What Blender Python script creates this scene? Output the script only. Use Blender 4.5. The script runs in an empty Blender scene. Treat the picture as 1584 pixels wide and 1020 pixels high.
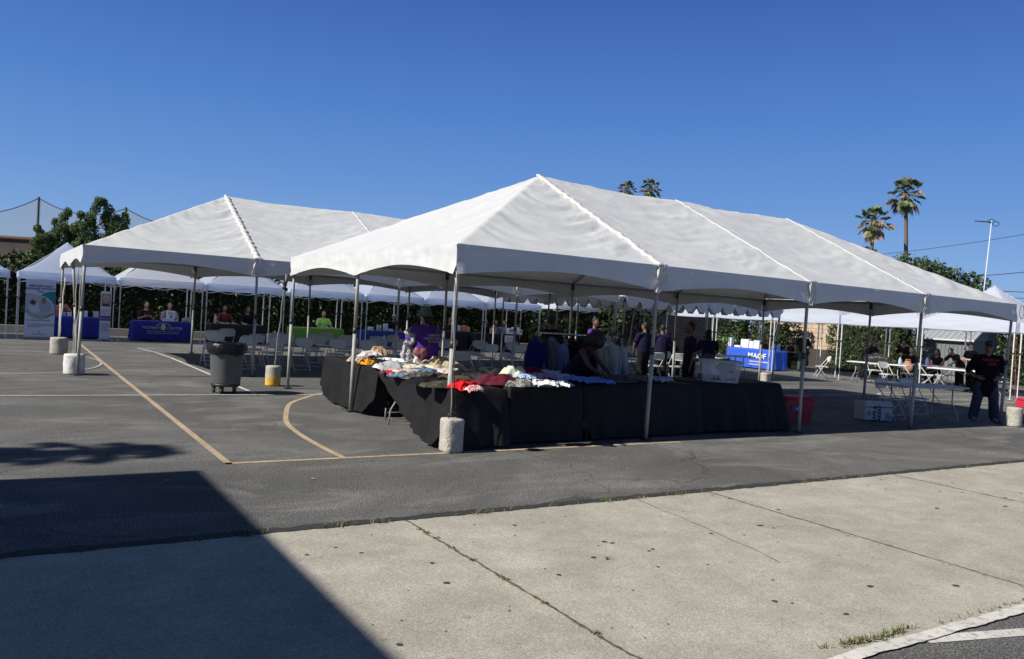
import bpy, bmesh, math, random
import numpy as np
from math import sin, cos, pi, radians, sqrt
from mathutils import Vector, Matrix, noise
random.seed(7); rng = np.random.default_rng(7)
SC = bpy.context.scene; COL = SC.collection

# ---------------------------------------------------------------- camera, sky, sun, exposure
F_PX, PITCH, ROLL, TH, CAM_H = 1255.37, .02225, .060409, .563675, 1.7465
CAM = Vector((-4.7195, -8.8378, CAM_H))          # world axes run along the near tent, origin at its near left pole
def d2w(x, y, z): return Vector((x*cos(TH)+y*sin(TH), -x*sin(TH)+y*cos(TH), z))
_R, _U, _F = Vector((1,0,0)), Vector((0,sin(PITCH),cos(PITCH))), Vector((0,cos(PITCH),-sin(PITCH)))
_X, _Y = _R*cos(ROLL)+_U*sin(ROLL), _R*-sin(ROLL)+_U*cos(ROLL)
AX, AY, AF = d2w(*_X), d2w(*_Y), d2w(*_F)
cd = bpy.data.cameras.new('camera'); co = bpy.data.objects.new('camera', cd); COL.objects.link(co)
cd.sensor_width = 36; cd.lens = 36*F_PX/1584; cd.clip_end = 2000; cd.clip_start = .1
m = Matrix((AX, AY, -AF)).transposed().to_4x4(); m.translation = CAM; co.matrix_world = m
SC.camera = co
def ray(px, py): return AF + AX*((px-792)/F_PX) - AY*((py-510)/F_PX)
def gp(px, py, z=0):
    r = ray(px, py); return CAM + r*((z-CAM.z)/r.z)
def hy(px, py, Y):
    r = ray(px, py); return CAM + r*((Y-CAM.y)/r.y)
def hx(px, py, X):
    r = ray(px, py); return CAM + r*((X-CAM.x)/r.x)
def at(px, py, dist):
    return CAM + ray(px, py)*dist

SUN_EL, SUN_AZ = radians(39.5), radians(3.0)
SUN_DIR = Vector((-cos(SUN_AZ)*cos(SUN_EL), sin(SUN_AZ)*cos(SUN_EL), sin(SUN_EL)))   # towards the sun
W = bpy.data.worlds.new('World'); SC.world = W; W.use_nodes = True
nt = W.node_tree; bg = nt.nodes['Background']
sky = nt.nodes.new('ShaderNodeTexSky'); sky.sky_type = 'NISHITA'; sky.sun_disc = False
sky.sun_elevation = SUN_EL; sky.sun_rotation = radians(-87); sky.altitude = 200
sky.air_density = 1.15; sky.dust_density = .15; sky.ozone_density = 5.0
# the Nishita sky, graded by elevation towards the deep clear blue of the day
tcw = nt.nodes.new('ShaderNodeTexCoord'); sp_ = nt.nodes.new('ShaderNodeSeparateXYZ'); nt.links.new(tcw.outputs['Generated'], sp_.inputs[0])
rp = nt.nodes.new('ShaderNodeValToRGB'); nt.links.new(sp_.outputs[2], rp.inputs[0]); e = rp.color_ramp.elements
K_ = 1/.105
SKY = [(0.0,(.235,.42,.77)),(.06,(.195,.375,.75)),(.14,(.120,.285,.68)),(.24,(.070,.205,.61)),(.36,(.036,.122,.44)),(.48,(.026,.062,.17)),(1.0,(.017,.029,.056))]
e[0].position, e[0].color = SKY[0][0], (*SKY[0][1],1); e[1].position, e[1].color = SKY[-1][0], (*SKY[-1][1],1)
for q, c in SKY[1:-1]: k = e.new(q); k.color = (*c,1)
gm = nt.nodes.new('ShaderNodeVectorMath'); gm.operation = 'SCALE'; gm.inputs[3].default_value = K_; nt.links.new(rp.outputs[0], gm.inputs[0])
mxw = nt.nodes.new('ShaderNodeMix'); mxw.data_type = 'RGBA'; mxw.inputs[0].default_value = .85; nt.links.new(sky.outputs[0], mxw.inputs[6]); nt.links.new(gm.outputs[0], mxw.inputs[7])
nt.links.new(mxw.outputs[2], bg.inputs[0]); bg.inputs[1].default_value = .086
sl = bpy.data.lights.new('sun', 'SUN'); sl.energy = 5.0; sl.angle = radians(.53); sl.color = (1, .94, .84)
so = bpy.data.objects.new('sun', sl); COL.objects.link(so)
so.rotation_euler = SUN_DIR.to_track_quat('Z', 'Y').to_euler()
SC.view_settings.view_transform = 'Standard'; SC.view_settings.look = 'None'
SC.view_settings.exposure = .25; SC.view_settings.gamma = 1
SC.cycles.max_bounces = 8; SC.cycles.transparent_max_bounces = 12

# ---------------------------------------------------------------- materials
MATS = {}
def mat(name, col, rough=.6, metal=0., bump=0., bscale=60., var=0., vscale=6., spec=.5, trans=0., sheen=0., stretch=None, alpha=1.):
    if name in MATS: return MATS[name]
    M = bpy.data.materials.new(name); M.use_nodes = True; n = M.node_tree; p = n.nodes['Principled BSDF']
    p.inputs['Base Color'].default_value = (*col, 1); p.inputs['Roughness'].default_value = rough
    p.inputs['Metallic'].default_value = metal; p.inputs['Specular IOR Level'].default_value = spec
    if sheen: p.inputs['Sheen Weight'].default_value = sheen
    if alpha < 1: p.inputs['Alpha'].default_value = alpha
    tc = n.nodes.new('ShaderNodeTexCoord'); src = tc.outputs['Object']
    if stretch:
        mp = n.nodes.new('ShaderNodeMapping'); mp.inputs['Scale'].default_value = stretch
        n.links.new(src, mp.inputs[0]); src = mp.outputs[0]
    if var:
        t = n.nodes.new('ShaderNodeTexNoise'); t.inputs['Scale'].default_value = vscale; t.inputs['Detail'].default_value = 5
        r = n.nodes.new('ShaderNodeValToRGB'); r.color_ramp.elements[0].position = .32; r.color_ramp.elements[1].position = .68
        r.color_ramp.elements[0].color = (*[c*(1-var) for c in col], 1); r.color_ramp.elements[1].color = (*[min(1, c*(1+var)) for c in col], 1)
        n.links.new(src, t.inputs[0]); n.links.new(t.outputs[0], r.inputs[0]); n.links.new(r.outputs[0], p.inputs['Base Color'])
    if bump:
        t = n.nodes.new('ShaderNodeTexNoise'); t.inputs['Scale'].default_value = bscale; t.inputs['Detail'].default_value = 4
        b = n.nodes.new('ShaderNodeBump'); b.inputs['Strength'].default_value = bump; b.inputs['Distance'].default_value = .02
        n.links.new(src, t.inputs[0]); n.links.new(t.outputs[0], b.inputs['Height']); n.links.new(b.outputs[0], p.inputs['Normal'])
    if trans:
        tr = n.nodes.new('ShaderNodeBsdfTranslucent'); tr.inputs[0].default_value = (*col, 1)
        mx = n.nodes.new('ShaderNodeMixShader'); mx.inputs[0].default_value = trans
        n.links.new(p.outputs[0], mx.inputs[1]); n.links.new(tr.outputs[0], mx.inputs[2])
        n.links.new(mx.outputs[0], n.nodes['Material Output'].inputs[0])
    MATS[name] = M; return M

def nodes(name):
    M = bpy.data.materials.new(name); M.use_nodes = True; n = M.node_tree
    MATS[name] = M; return M, n, n.nodes['Principled BSDF']
def nz(n, src, scale, detail=5, rough=.5, dist=0):
    t = n.nodes.new('ShaderNodeTexNoise'); t.inputs['Scale'].default_value = scale; t.inputs['Detail'].default_value = detail
    t.inputs['Roughness'].default_value = rough; t.inputs['Distortion'].default_value = dist
    n.links.new(src, t.inputs[0]); return t.outputs[0]
def ramp(n, src, *stops):
    r = n.nodes.new('ShaderNodeValToRGB'); e = r.color_ramp.elements
    e[0].position, e[0].color = stops[0][0], (*stops[0][1], 1); e[1].position, e[1].color = stops[-1][0], (*stops[-1][1], 1)
    for p_, c_ in stops[1:-1]:
        k = e.new(p_); k.color = (*c_, 1)
    n.links.new(src, r.inputs[0]); return r.outputs[0]
def mixc(n, a, b, fac, mode='MIX'):
    x = n.nodes.new('ShaderNodeMix'); x.data_type = 'RGBA'; x.blend_type = mode
    for s, v in ((x.inputs[0], fac), (x.inputs[6], a), (x.inputs[7], b)):
        if isinstance(v, bpy.types.NodeSocket): n.links.new(v, s)
        elif isinstance(v, (int, float)): s.default_value = v
        else: s.default_value = (*v, 1)
    return x.outputs[2]
def g3(v): return (v, v, v)

def ground_mats():
    M, n, p = nodes('asphalt'); g = n.nodes.new('ShaderNodeNewGeometry').outputs['Position']
    base = ramp(n, nz(n, g, .42, 8, .68, 1.1), (.28, (.070,.071,.070)), (.5, (.108,.108,.105)), (.74, (.175,.173,.165)))
    streak = n.nodes.new('ShaderNodeMapping'); streak.inputs['Scale'].default_value = (.45, 1.2, 1); n.links.new(g, streak.inputs[0])
    s2 = ramp(n, nz(n, streak.outputs[0], 1.1, 6, .65, 1.2), (.52, g3(0)), (.75, g3(1)))
    base = mixc(n, base, (.30,.292,.27), mixc(n, g3(0), s2, .55))
    sp = ramp(n, nz(n, g, 70, 3, .85), (.38, g3(.35)), (.52, g3(.95)), (.68, g3(3.4)))
    base = mixc(n, base, sp, 1., 'MULTIPLY')
    fine = ramp(n, nz(n, g, 24, 3, .7), (.3, g3(.82)), (.7, g3(1.16)))
    base = mixc(n, base, fine, 1., 'MULTIPLY')
    vo = n.nodes.new('ShaderNodeTexVoronoi'); vo.feature = 'DISTANCE_TO_EDGE'; vo.inputs['Scale'].default_value = .16
    wp = n.nodes.new('ShaderNodeVectorMath'); wp.operation = 'ADD'; nn = n.nodes.new('ShaderNodeTexNoise'); nn.inputs['Scale'].default_value = 1.3; n.links.new(g, nn.inputs[0])
    n.links.new(g, wp.inputs[0]); n.links.new(nn.outputs[1], wp.inputs[1]); n.links.new(wp.outputs[0], vo.inputs[0])
    cr = ramp(n, vo.outputs[0], (0, g3(.55)), (.0035, g3(1)))
    base = mixc(n, base, cr, 1., 'MULTIPLY')
    n.links.new(base, p.inputs['Base Color']); p.inputs['Roughness'].default_value = .88; p.inputs['Specular IOR Level'].default_value = .35
    b = n.nodes.new('ShaderNodeBump'); b.inputs['Strength'].default_value = .55; b.inputs['Distance'].default_value = .012
    n.links.new(nz(n, g, 110, 3, .7), b.inputs['Height']); n.links.new(b.outputs[0], p.inputs['Normal'])
    M, n, p = nodes('concrete_slab'); g = n.nodes.new('ShaderNodeNewGeometry').outputs['Position']
    base = ramp(n, nz(n, g, .7, 6, .6, .8), (.28, (.345,.325,.275)), (.5, (.425,.403,.345)), (.75, (.50,.475,.41)))
    fine = ramp(n, nz(n, g, 75, 4, .85), (.34, g3(.60)), (.52, g3(.98)), (.66, g3(1.35)))
    base = mixc(n, base, fine, 1., 'MULTIPLY')
    rd = ramp(n, nz(n, g, 3.5, 5, .65), (.4, g3(.9)), (.66, g3(1.08))); base = mixc(n, base, rd, 1., 'MULTIPLY')
    dark = ramp(n, nz(n, g, 130, 1, .5), (.30, g3(.55)), (.38, g3(1))); base = mixc(n, base, dark, 1., 'MULTIPLY')
    n.links.new(base, p.inputs['Base Color']); p.inputs['Roughness'].default_value = .9
    b = n.nodes.new('ShaderNodeBump'); b.inputs['Strength'].default_value = .4; b.inputs['Distance'].default_value = .01
    n.links.new(nz(n, g, 70, 4, .7), b.inputs['Height']); n.links.new(b.outputs[0], p.inputs['Normal'])
    for nm, c in (('paint_white', (.64,.64,.60)), ('paint_tan', (.50,.38,.24)), ('paint_faded', (.46,.46,.43)), ('paint_kerb', (.66,.65,.61))):
        M, n, p = nodes(nm); g = n.nodes.new('ShaderNodeNewGeometry').outputs['Position']
        k = ramp(n, nz(n, g, 14, 8, .8), (.36, g3(1)), (.50, g3(0))); k2 = ramp(n, nz(n, g, 1.5, 4, .6), (.3, g3(.75)), (.7, g3(1.1)))
        c2 = mixc(n, c, k2, 1., 'MULTIPLY')
        n.links.new(mixc(n, c2, (.11,.108,.10), mixc(n, g3(0), k, .75)), p.inputs['Base Color']); p.inputs['Roughness'].default_value = .85
ground_mats()
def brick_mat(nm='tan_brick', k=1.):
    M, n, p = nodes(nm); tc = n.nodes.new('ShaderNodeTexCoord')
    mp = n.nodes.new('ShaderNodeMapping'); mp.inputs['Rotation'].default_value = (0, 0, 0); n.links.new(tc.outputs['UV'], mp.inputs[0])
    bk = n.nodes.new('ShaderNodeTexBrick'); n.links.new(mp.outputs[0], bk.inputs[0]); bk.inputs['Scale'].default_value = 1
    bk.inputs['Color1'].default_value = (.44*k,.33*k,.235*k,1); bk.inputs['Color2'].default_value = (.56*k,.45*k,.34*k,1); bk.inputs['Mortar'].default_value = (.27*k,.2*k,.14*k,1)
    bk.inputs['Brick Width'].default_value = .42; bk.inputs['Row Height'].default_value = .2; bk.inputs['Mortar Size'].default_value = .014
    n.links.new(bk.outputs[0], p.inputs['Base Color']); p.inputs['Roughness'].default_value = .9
brick_mat(); brick_mat('shaded_brick', .32)  # second brick: the tan one darkened, canopy shade put into its colour
def camo_mat(name, cols, scale):
    M, n, p = nodes(name); tc = n.nodes.new('ShaderNodeTexCoord')
    r = n.nodes.new('ShaderNodeValToRGB'); r.color_ramp.interpolation = 'CONSTANT'; e = r.color_ramp.elements
    k = len(cols); e[0].color = (*cols[0], 1); e[0].position = 0; e[1].color = (*cols[1], 1); e[1].position = .42
    for i in range(2, k): q = e.new(.42+.2*(i-1)/(k-1)); q.color = (*cols[i], 1)
    n.links.new(nz(n, tc.outputs['Object'], scale, 2), r.inputs[0]); n.links.new(r.outputs[0], p.inputs['Base Color']); p.inputs['Roughness'].default_value = .85
    return M
vinyl = mat('tent_vinyl', (.635,.65,.655), .5, bump=.4, bscale=3.2, var=.05, vscale=1.3, trans=.03, stretch=(1,3.6,1))
vinyl_trim = mat('vinyl_trim', (.70,.695,.67), .5, bump=.2, bscale=18, trans=.06)
poly_lav = mat('canopy_polyester', (.70,.80,1.0), .65, bump=.15, bscale=5, trans=.62)
poly_wht = mat('canopy_white', (.84,.89,1.0), .65, bump=.15, bscale=5, trans=.58)
alu = mat('pole_aluminium', (.36,.36,.345), .6, metal=.12, var=.12, vscale=9)
steel_w = mat('leg_white_steel', (.62,.62,.60), .4)
pipe_d = mat('frame_pipe', (.36,.36,.36), .5, metal=.5)
resin = mat('chair_resin', (.70,.70,.68), .45)
blk_cloth = mat('black_tablecloth', (.017,.0165,.018), .6, bump=.5, bscale=9, spec=.10, var=.15, vscale=3)
blk = mat('black_plastic', (.02,.02,.022), .5); dkgrey = mat('dark_metal', (.06,.06,.065), .45, metal=.4)
rope = mat('rope', (.52,.50,.44), .9)
conc_w = mat('block_concrete', (.44,.42,.37), .95, bump=.8, bscale=45, var=.16, vscale=16)

# ---------------------------------------------------------------- mesh helpers
class MB:
    def __init__(s): s.v = []; s.f = []; s.m = []; s.sm = []
    def add(s, vs, fs, mi=0, smooth=False):
        o = len(s.v); s.v += [tuple(v) for v in vs]; s.f += [tuple(i+o for i in f) for f in fs]
        s.m += [mi]*len(fs); s.sm += [smooth]*len(fs)
    def box(s, c, d, rz=0, mi=0, taper=1, bev=0):
        hx_, hy_, hz_ = d[0]/2, d[1]/2, d[2]/2
        if bev:
            b = min(bev, hx_*.9, hy_*.9, hz_*.9); V = []
            for sz, off in ((-1, b), (-1, 0), (1, 0), (1, b)):
                zz = sz*hz_ if off else sz*(hz_-b)
                X, Y = (hx_-off), (hy_-off)
                V += [(-X+ (0 if off else b*.0), -Y, zz), (X, -Y, zz), (X, Y, zz), (-X, Y, zz)]
            fs = [(3,2,1,0), (12,13,14,15)]
            for l in range(3):
                for i in range(4): j = (i+1) % 4; fs.append((l*4+i, l*4+j, l*4+4+j, l*4+4+i))
        else:
            V = [(-hx_*taper,-hy_*taper,-hz_), (hx_*taper,-hy_*taper,-hz_), (hx_*taper,hy_*taper,-hz_), (-hx_*taper,hy_*taper,-hz_),
                 (-hx_,-hy_,hz_), (hx_,-hy_,hz_), (hx_,hy_,hz_), (-hx_,hy_,hz_)]
            fs = [(3,2,1,0), (4,5,6,7), (0,1,5,4), (1,2,6,5), (2,3,7,6), (3,0,4,7)]
        C_, S_ = cos(rz), sin(rz)
        s.add([(c[0]+x*C_-y*S_, c[1]+x*S_+y*C_, c[2]+z) for x, y, z in V], fs, mi)
    def tube(s, pts, r, n=8, mi=0, side=None, caps=True, smooth=True, closed=False):
        """r: number, list of numbers, or list of (ra, rb)"""
        P = [Vector(p) for p in pts]; K = len(P); vs = []; up = Vector(side) if side else None
        prev = None
        for i, p in enumerate(P):
            a = P[i-1] if i or closed else P[0]; b = P[(i+1) % K] if i < K-1 or closed else P[-1]
            t = (b-a); t = t.normalized() if t.length > 1e-9 else Vector((0,0,1))
            if up is not None: u = up - t*up.dot(t)
            elif prev is not None: u = prev - t*prev.dot(t)
            else:
                u = Vector((0,0,1)) if abs(t.z) < .9 else Vector((1,0,0)); u = u - t*u.dot(t)
            if u.length < 1e-6: u = t.orthogonal()
            u.normalize(); prev = u; w = t.cross(u)
            rr = r[i] if isinstance(r, (list, tuple)) else r
            ra, rb = rr if isinstance(rr, (list, tuple)) else (rr, rr)
            for k in range(n):
                q = 2*pi*k/n; vs.append(p + u*(ra*cos(q)) + w*(rb*sin(q)))
        fs = []
        for i in range(K-1 if not closed else K):
            for k in range(n):
                a = i*n+k; b = i*n+(k+1) % n; c = ((i+1) % K)*n+(k+1) % n; d = ((i+1) % K)*n+k
                fs.append((a, b, c, d))
        if caps and not closed:
            fs.append(tuple(range(n-1, -1, -1))); fs.append(tuple(range((K-1)*n, K*n)))
        s.add(vs, fs, mi, smooth)
    def limb(s, pts, r, n=12, side=None):
        """tube with rounded ends, closed volume for remeshing"""
        P = [Vector(p) for p in pts]; R = [x if isinstance(x, (tuple, list)) else (x, x) for x in r]
        d0 = (P[0]-P[1]).normalized(); d1 = (P[-1]-P[-2]).normalized()
        m0, m1 = min(R[0]), min(R[-1])
        a = [P[0]+d0*m0*.98, P[0]+d0*m0*.7]; b = [P[-1]+d1*m1*.7, P[-1]+d1*m1*.98]
        ra = [(R[0][0]*.2, R[0][1]*.2), (R[0][0]*.71, R[0][1]*.71)]; rb = [(R[-1][0]*.71, R[-1][1]*.71), (R[-1][0]*.2, R[-1][1]*.2)]
        s.tube(a+P+b, ra+R+rb, n, side=side)
    def ell(s, c, r, n=14, k=10, mi=0, rot=None, fn=None):
        vs = [] ; c = Vector(c)
        for i in range(k+1):
            a = -pi/2+pi*i/k; a = max(min(a, pi/2-.02), -pi/2+.02)
            for j in range(n):
                b = 2*pi*j/n; v = Vector((r[0]*cos(a)*cos(b), r[1]*cos(a)*sin(b), r[2]*sin(a)))
                if fn: v = fn(v)
                if rot: v = rot @ v
                vs.append(c+v)
        fs = [tuple(range(n-1, -1, -1)), tuple(range(k*n, k*n+n))]
        for i in range(k):
            for j in range(n): fs.append((i*n+j, i*n+(j+1) % n, (i+1)*n+(j+1) % n, (i+1)*n+j))
        s.add(vs, fs, mi, True)
    def lathe(s, c, prof, n=24, mi=0, fn=None):
        vs = []
        for r, z in prof:
            for j in range(n):
                b = 2*pi*j/n; v = Vector((r*cos(b), r*sin(b), z))
                if fn: v = fn(v, b)
                vs.append(Vector(c)+v)
        K = len(prof); fs = []
        for i in range(K-1):
            for j in range(n): fs.append((i*n+j, i*n+(j+1) % n, (i+1)*n+(j+1) % n, (i+1)*n+j))
        fs.append(tuple(range(n-1, -1, -1))); fs.append(tuple(range((K-1)*n, K*n)))
        s.add(vs, fs, mi, True)
    def grid(s, nx, ny, fn, mi=0, smooth=True, flip=False):
        vs = [fn(i/nx, j/ny) for j in range(ny+1) for i in range(nx+1)]
        fs = []
        for j in range(ny):
            for i in range(nx):
                a = j*(nx+1)+i; q = (a, a+1, a+nx+2, a+nx+1); fs.append(q[::-1] if flip else q)
        s.add(vs, fs, mi, smooth)
    def poly(s, pts, mi=0): s.add(pts, [tuple(range(len(pts)))], mi)
    def mesh(s, name, mats):
        me = bpy.data.meshes.new(name); me.from_pydata(s.v, [], s.f)
        mats = mats if isinstance(mats, (list, tuple)) else [mats]
        for x in mats: me.materials.append(MATS[x] if isinstance(x, str) else x)
        me.polygons.foreach_set('material_index', s.m); me.polygons.foreach_set('use_smooth', s.sm); me.update()
        return me
    def build(s, name, mats, parent=None, loc=None):
        o = bpy.data.objects.new(name, s.mesh(name, mats)); COL.objects.link(o)
        if parent: o.parent = parent
        if loc is not None: o.location = loc
        return o
def tag(o, label, cat, group=None):
    o['label'] = label; o['category'] = cat
    if group: o['group'] = group
    return o
def thing(name, label, cat, loc=(0,0,0), rz=0, group=None):
    o = bpy.data.objects.new(name, None); COL.objects.link(o); o.empty_display_size = .1
    o.location = loc; o.rotation_euler = (0, 0, rz); return tag(o, label, cat, group)
def struct(o, kind='structure', label=None):
    o['kind'] = kind
    if label: o['label'] = label
    return o
def dup(root, loc, rz, label, group=None):
    r = root.copy(); COL.objects.link(r); r.location = loc; r.rotation_euler = (0, 0, rz); r['label'] = label
    if group: r['group'] = group
    for ch in list(root.children):
        c = ch.copy(); COL.objects.link(c); c.parent = r
        for g in ch.children:
            d = g.copy(); COL.objects.link(d); d.parent = c
    return r
def text(parent, body, size, loc, rot, mt, name='lettering', align='CENTER', bold=0., sx=1.):
    cu = bpy.data.curves.new(name, 'FONT'); cu.body = body; cu.size = size; cu.align_x = align; cu.extrude = .002; cu.offset = bold; cu.space_line = 1.05
    t = bpy.data.objects.new(name, cu); COL.objects.link(t)
    me = bpy.data.meshes.new(name); o = bpy.data.objects.new(name, me); COL.objects.link(o); TJOBS.append((t, o, mt))
    o.parent = parent; o.location = loc; o.rotation_euler = rot; o.scale = (sx, 1, 1); return o
def remesh(mb, name, mt, parent, vox, amp=0, nscale=9, smooth=6, raw=None):
    o = mb.build(name, mt, parent)
    a = o.modifiers.new('r', 'REMESH'); a.mode = 'VOXEL'; a.voxel_size = vox; a.use_smooth_shade = True
    b = o.modifiers.new('s', 'SMOOTH'); b.iterations = smooth; b.factor = .5
    JOBS.append((o, mt, amp, nscale, raw)); return o
JOBS = []; TJOBS = []
def finish():
    bpy.context.view_layer.update(); dg = bpy.context.evaluated_depsgraph_get()
    for t, o, mt in TJOBS:
        me = bpy.data.meshes.new_from_object(t.evaluated_get(dg)); me.materials.clear(); me.materials.append(mt); o.data = me
    R_ = [bpy.data.meshes.new_from_object(o.evaluated_get(dg)) for o, *_ in JOBS]
    for t, o, mt in TJOBS: bpy.data.objects.remove(t)
    for (o, mt, amp, nscale, raw), me in zip(JOBS, R_):
        o.modifiers.clear()
        if amp:
            n = len(me.vertices); co_ = np.empty(n*3, np.float32); nr_ = np.empty(n*3, np.float32)
            me.vertices.foreach_get('co', co_); me.vertices.foreach_get('normal', nr_); co_ = co_.reshape(-1,3); nr_ = nr_.reshape(-1,3)
            w = np.array([noise.noise(Vector(q))+.6*noise.noise(Vector((q[0]*2.1+7, q[1]*2.1, q[2]*1.1))) for q in (co_*nscale).tolist()], np.float32)
            me.vertices.foreach_set('co', (co_+nr_*(w*amp)[:,None]).ravel()); me.update()
        if raw:
            bm = bmesh.new(); bm.from_mesh(me); bm.from_mesh(raw.mesh('hands', mt)); bm.to_mesh(me); bm.free()
        me.polygons.foreach_set('use_smooth', [True]*len(me.polygons)); me.name = o.name
        me.materials.clear(); me.materials.append(mt); o.data = me
def leaves(name, P, size, mats, parent=None, aspect=.55, droop=0., nrm=None):
    """a cloud of small leaf faces at points P (n,3)"""
    n = len(P); P = np.asarray(P, float)
    a = rng.normal(size=(n,3)); a /= np.linalg.norm(a, axis=1)[:,None]
    if nrm is not None: a = a*.75+np.asarray(nrm)*1.0; 
    b = rng.normal(size=(n,3)); a /= np.linalg.norm(a, axis=1)[:,None]
    b -= a*(a*b).sum(1)[:,None]; b /= np.linalg.norm(b, axis=1)[:,None]; c = np.cross(a, b)
    s_ = (size*rng.uniform(.6, 1.35, n))[:,None]
    V = np.stack([P-b*s_, P-c*s_*aspect+a*s_*.15, P+b*s_, P+c*s_*aspect+a*s_*.15], 1).reshape(-1,3)
    me = bpy.data.meshes.new(name); me.vertices.add(4*n); me.vertices.foreach_set('co', V.ravel())
    me.loops.add(4*n); me.loops.foreach_set('vertex_index', np.arange(4*n, dtype=np.int32))
    me.polygons.add(n); me.polygons.foreach_set('loop_start', np.arange(0, 4*n, 4, dtype=np.int32)); me.polygons.foreach_set('loop_total', np.full(n, 4, dtype=np.int32))
    mats = mats if isinstance(mats, (list, tuple)) else [mats]
    for x in mats: me.materials.append(x)
    me.polygons.foreach_set('material_index', rng.integers(0, len(mats), n).astype(np.int32)); me.update(); me.validate()
    o = bpy.data.objects.new(name, me); COL.objects.link(o)
    if parent: o.parent = parent
    return o
def fbm(x, y, z=0, o=3):
    v = 0; a = 1
    for i in range(o): v += a*noise.noise(Vector((x, y, z+i*7.3))); x *= 2; y *= 2; z *= 2; a *= .5
    return v

# ---------------------------------------------------------------- ground
def sheet(name, x0, x1, y0, y1, z, mt, jit=None, nx=1, kind='structure'):
    mb = MB()
    def f(u, v):
        x = x0+(x1-x0)*u; y = y0+(y1-y0)*v
        if jit and v in jit: y += .018*fbm(x*3.1, v*9)+.01*fbm(x*17, v)
        return (x, y, z)
    mb.grid(nx, 1, f, smooth=False); o = mb.build(name, mt); o['kind'] = kind; return o
sheet('ground', -900, 1200, -900, 1400, 0, 'asphalt')
sheet('concrete_path', -14, 40, -6.2, -2.9, .006, 'concrete_slab', (1,), 1400)
def strip(mb, pts, w, z=.004, mi=0, jit=0):
    P = [Vector((p[0], p[1], 0)) for p in pts]; L = []
    for i, p in enumerate(P):
        t = (P[min(i+1, len(P)-1)]-P[max(i-1, 0)]).normalized(); n_ = Vector((-t.y, t.x, 0))
        ww = w/2*(1+(random.uniform(-jit, jit) if jit else 0)); ww2 = w/2*(1+(random.uniform(-jit, jit) if jit else 0))
        L += [(p.x+n_.x*ww, p.y+n_.y*ww, z), (p.x-n_.x*ww2, p.y-n_.y*ww2, z)]
    mb.add(L, [(2*i, 2*i+1, 2*i+3, 2*i+2) for i in range(len(P)-1)], mi)
def smoothpath(pts, k=8):
    out = []; P = [Vector((*p[:2], p[2] if len(p) > 2 else 0)) for p in pts]
    for i in range(len(P)-1):
        a = P[max(i-1, 0)]; b = P[i]; c = P[i+1]; d = P[min(i+2, len(P)-1)]
        for j in range(k):
            t = j/k; out.append(.5*((2*b)+(c-a)*t+(2*a-5*b+4*c-d)*t*t+(3*b-a-3*c+d)*t**3))
    out.append(P[-1]); return out
def line_obj(name, paths, w, mt, z=.004):
    mb = MB()
    for p in paths: strip(mb, p, w, z)
    return struct(mb.build(name, mt))
line_obj('court_line_tan', [[(-2.66, 19), (-2.66, -.30)], [(-2.70, -.26), (3.7, -.26)], smoothpath([(-1.41,-.22),(-1.42,.6),(-1.38,1.5),(-1.27,2.34),(-1.0,3.28),(-.6,4.4),(-.15,5.1),(.35,5.75),(1.1,6.3),(2,6.7),(3.2,6.9)])], .075, 'paint_tan')
line_obj('court_line_white', [[(-9, 5.62), (10, 5.62)], [(-.81, 5.62), (-.90, 13.5), (-1.0, 15.6), (-1.25, 17.2)]], .07, 'paint_white', .008)
cx_, cy_ = -4.6, 12.05
line_obj('court_circle_line', [[(cx_+1.9*cos(a*pi/30), cy_+3.0*sin(a*pi/30)) for a in range(61)]], .055, 'paint_faded', .012)
line_obj('far_court_line', [[(10.0, 5.1), (30, 5.1)], [(18.6+2.2*cos(a*pi/30), 4.7+.95*sin(a*pi/30)) for a in range(14, 47)], [(12, 2.7), (26, 3.4)]], .06, 'paint_white', .008)
M, n_, p_ = nodes('tar'); p_.inputs['Base Color'].default_value = (.03,.03,.03,1); p_.inputs['Roughness'].default_value = .9
soil = mat('joint_soil', (.13,.105,.07), .95, bump=.6, bscale=60, var=.4, vscale=20)
mb = MB(); strip(mb, [(x*.05, -2.885+.016*fbm(x*.155, 3)) for x in range(-280, 800)], .05, .010, jit=.6); struct(mb.build('edge_strip', 'tar'))
mb = MB(); strip(mb, [(x*.05, -2.83+.01*fbm(x*.05, 9)) for x in range(-280, 800)], .13, .003, jit=.35); struct(mb.build('edge_sealant', 'tar'))
mb = MB()
def joint(x, y0, y1, w, jx=.02):
    k = int(abs(y1-y0)/.04); strip(mb, [(x+jx*fbm(y0*3+i*.11, x), y0+(y1-y0)*i/k) for i in range(k+1)], w, .010, jit=.7)
joint(-1.88, -2.92, -8, .022); joint(1.55, -2.92, -6.1, .014, .012); joint(4.75, -2.92, -6.1, .016); joint(8.2, -2.92, -6.1, .016)
joint(-5.2, -2.92, -6.1, .02)
strip(mb, [(.54-.004*i-.00015*i*i+.02*fbm(i*.2, 4), -2.92-i*.06) for i in range(34)], .006, .010, jit=.8)
struct(mb.build('slab_joint', soil))
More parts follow.
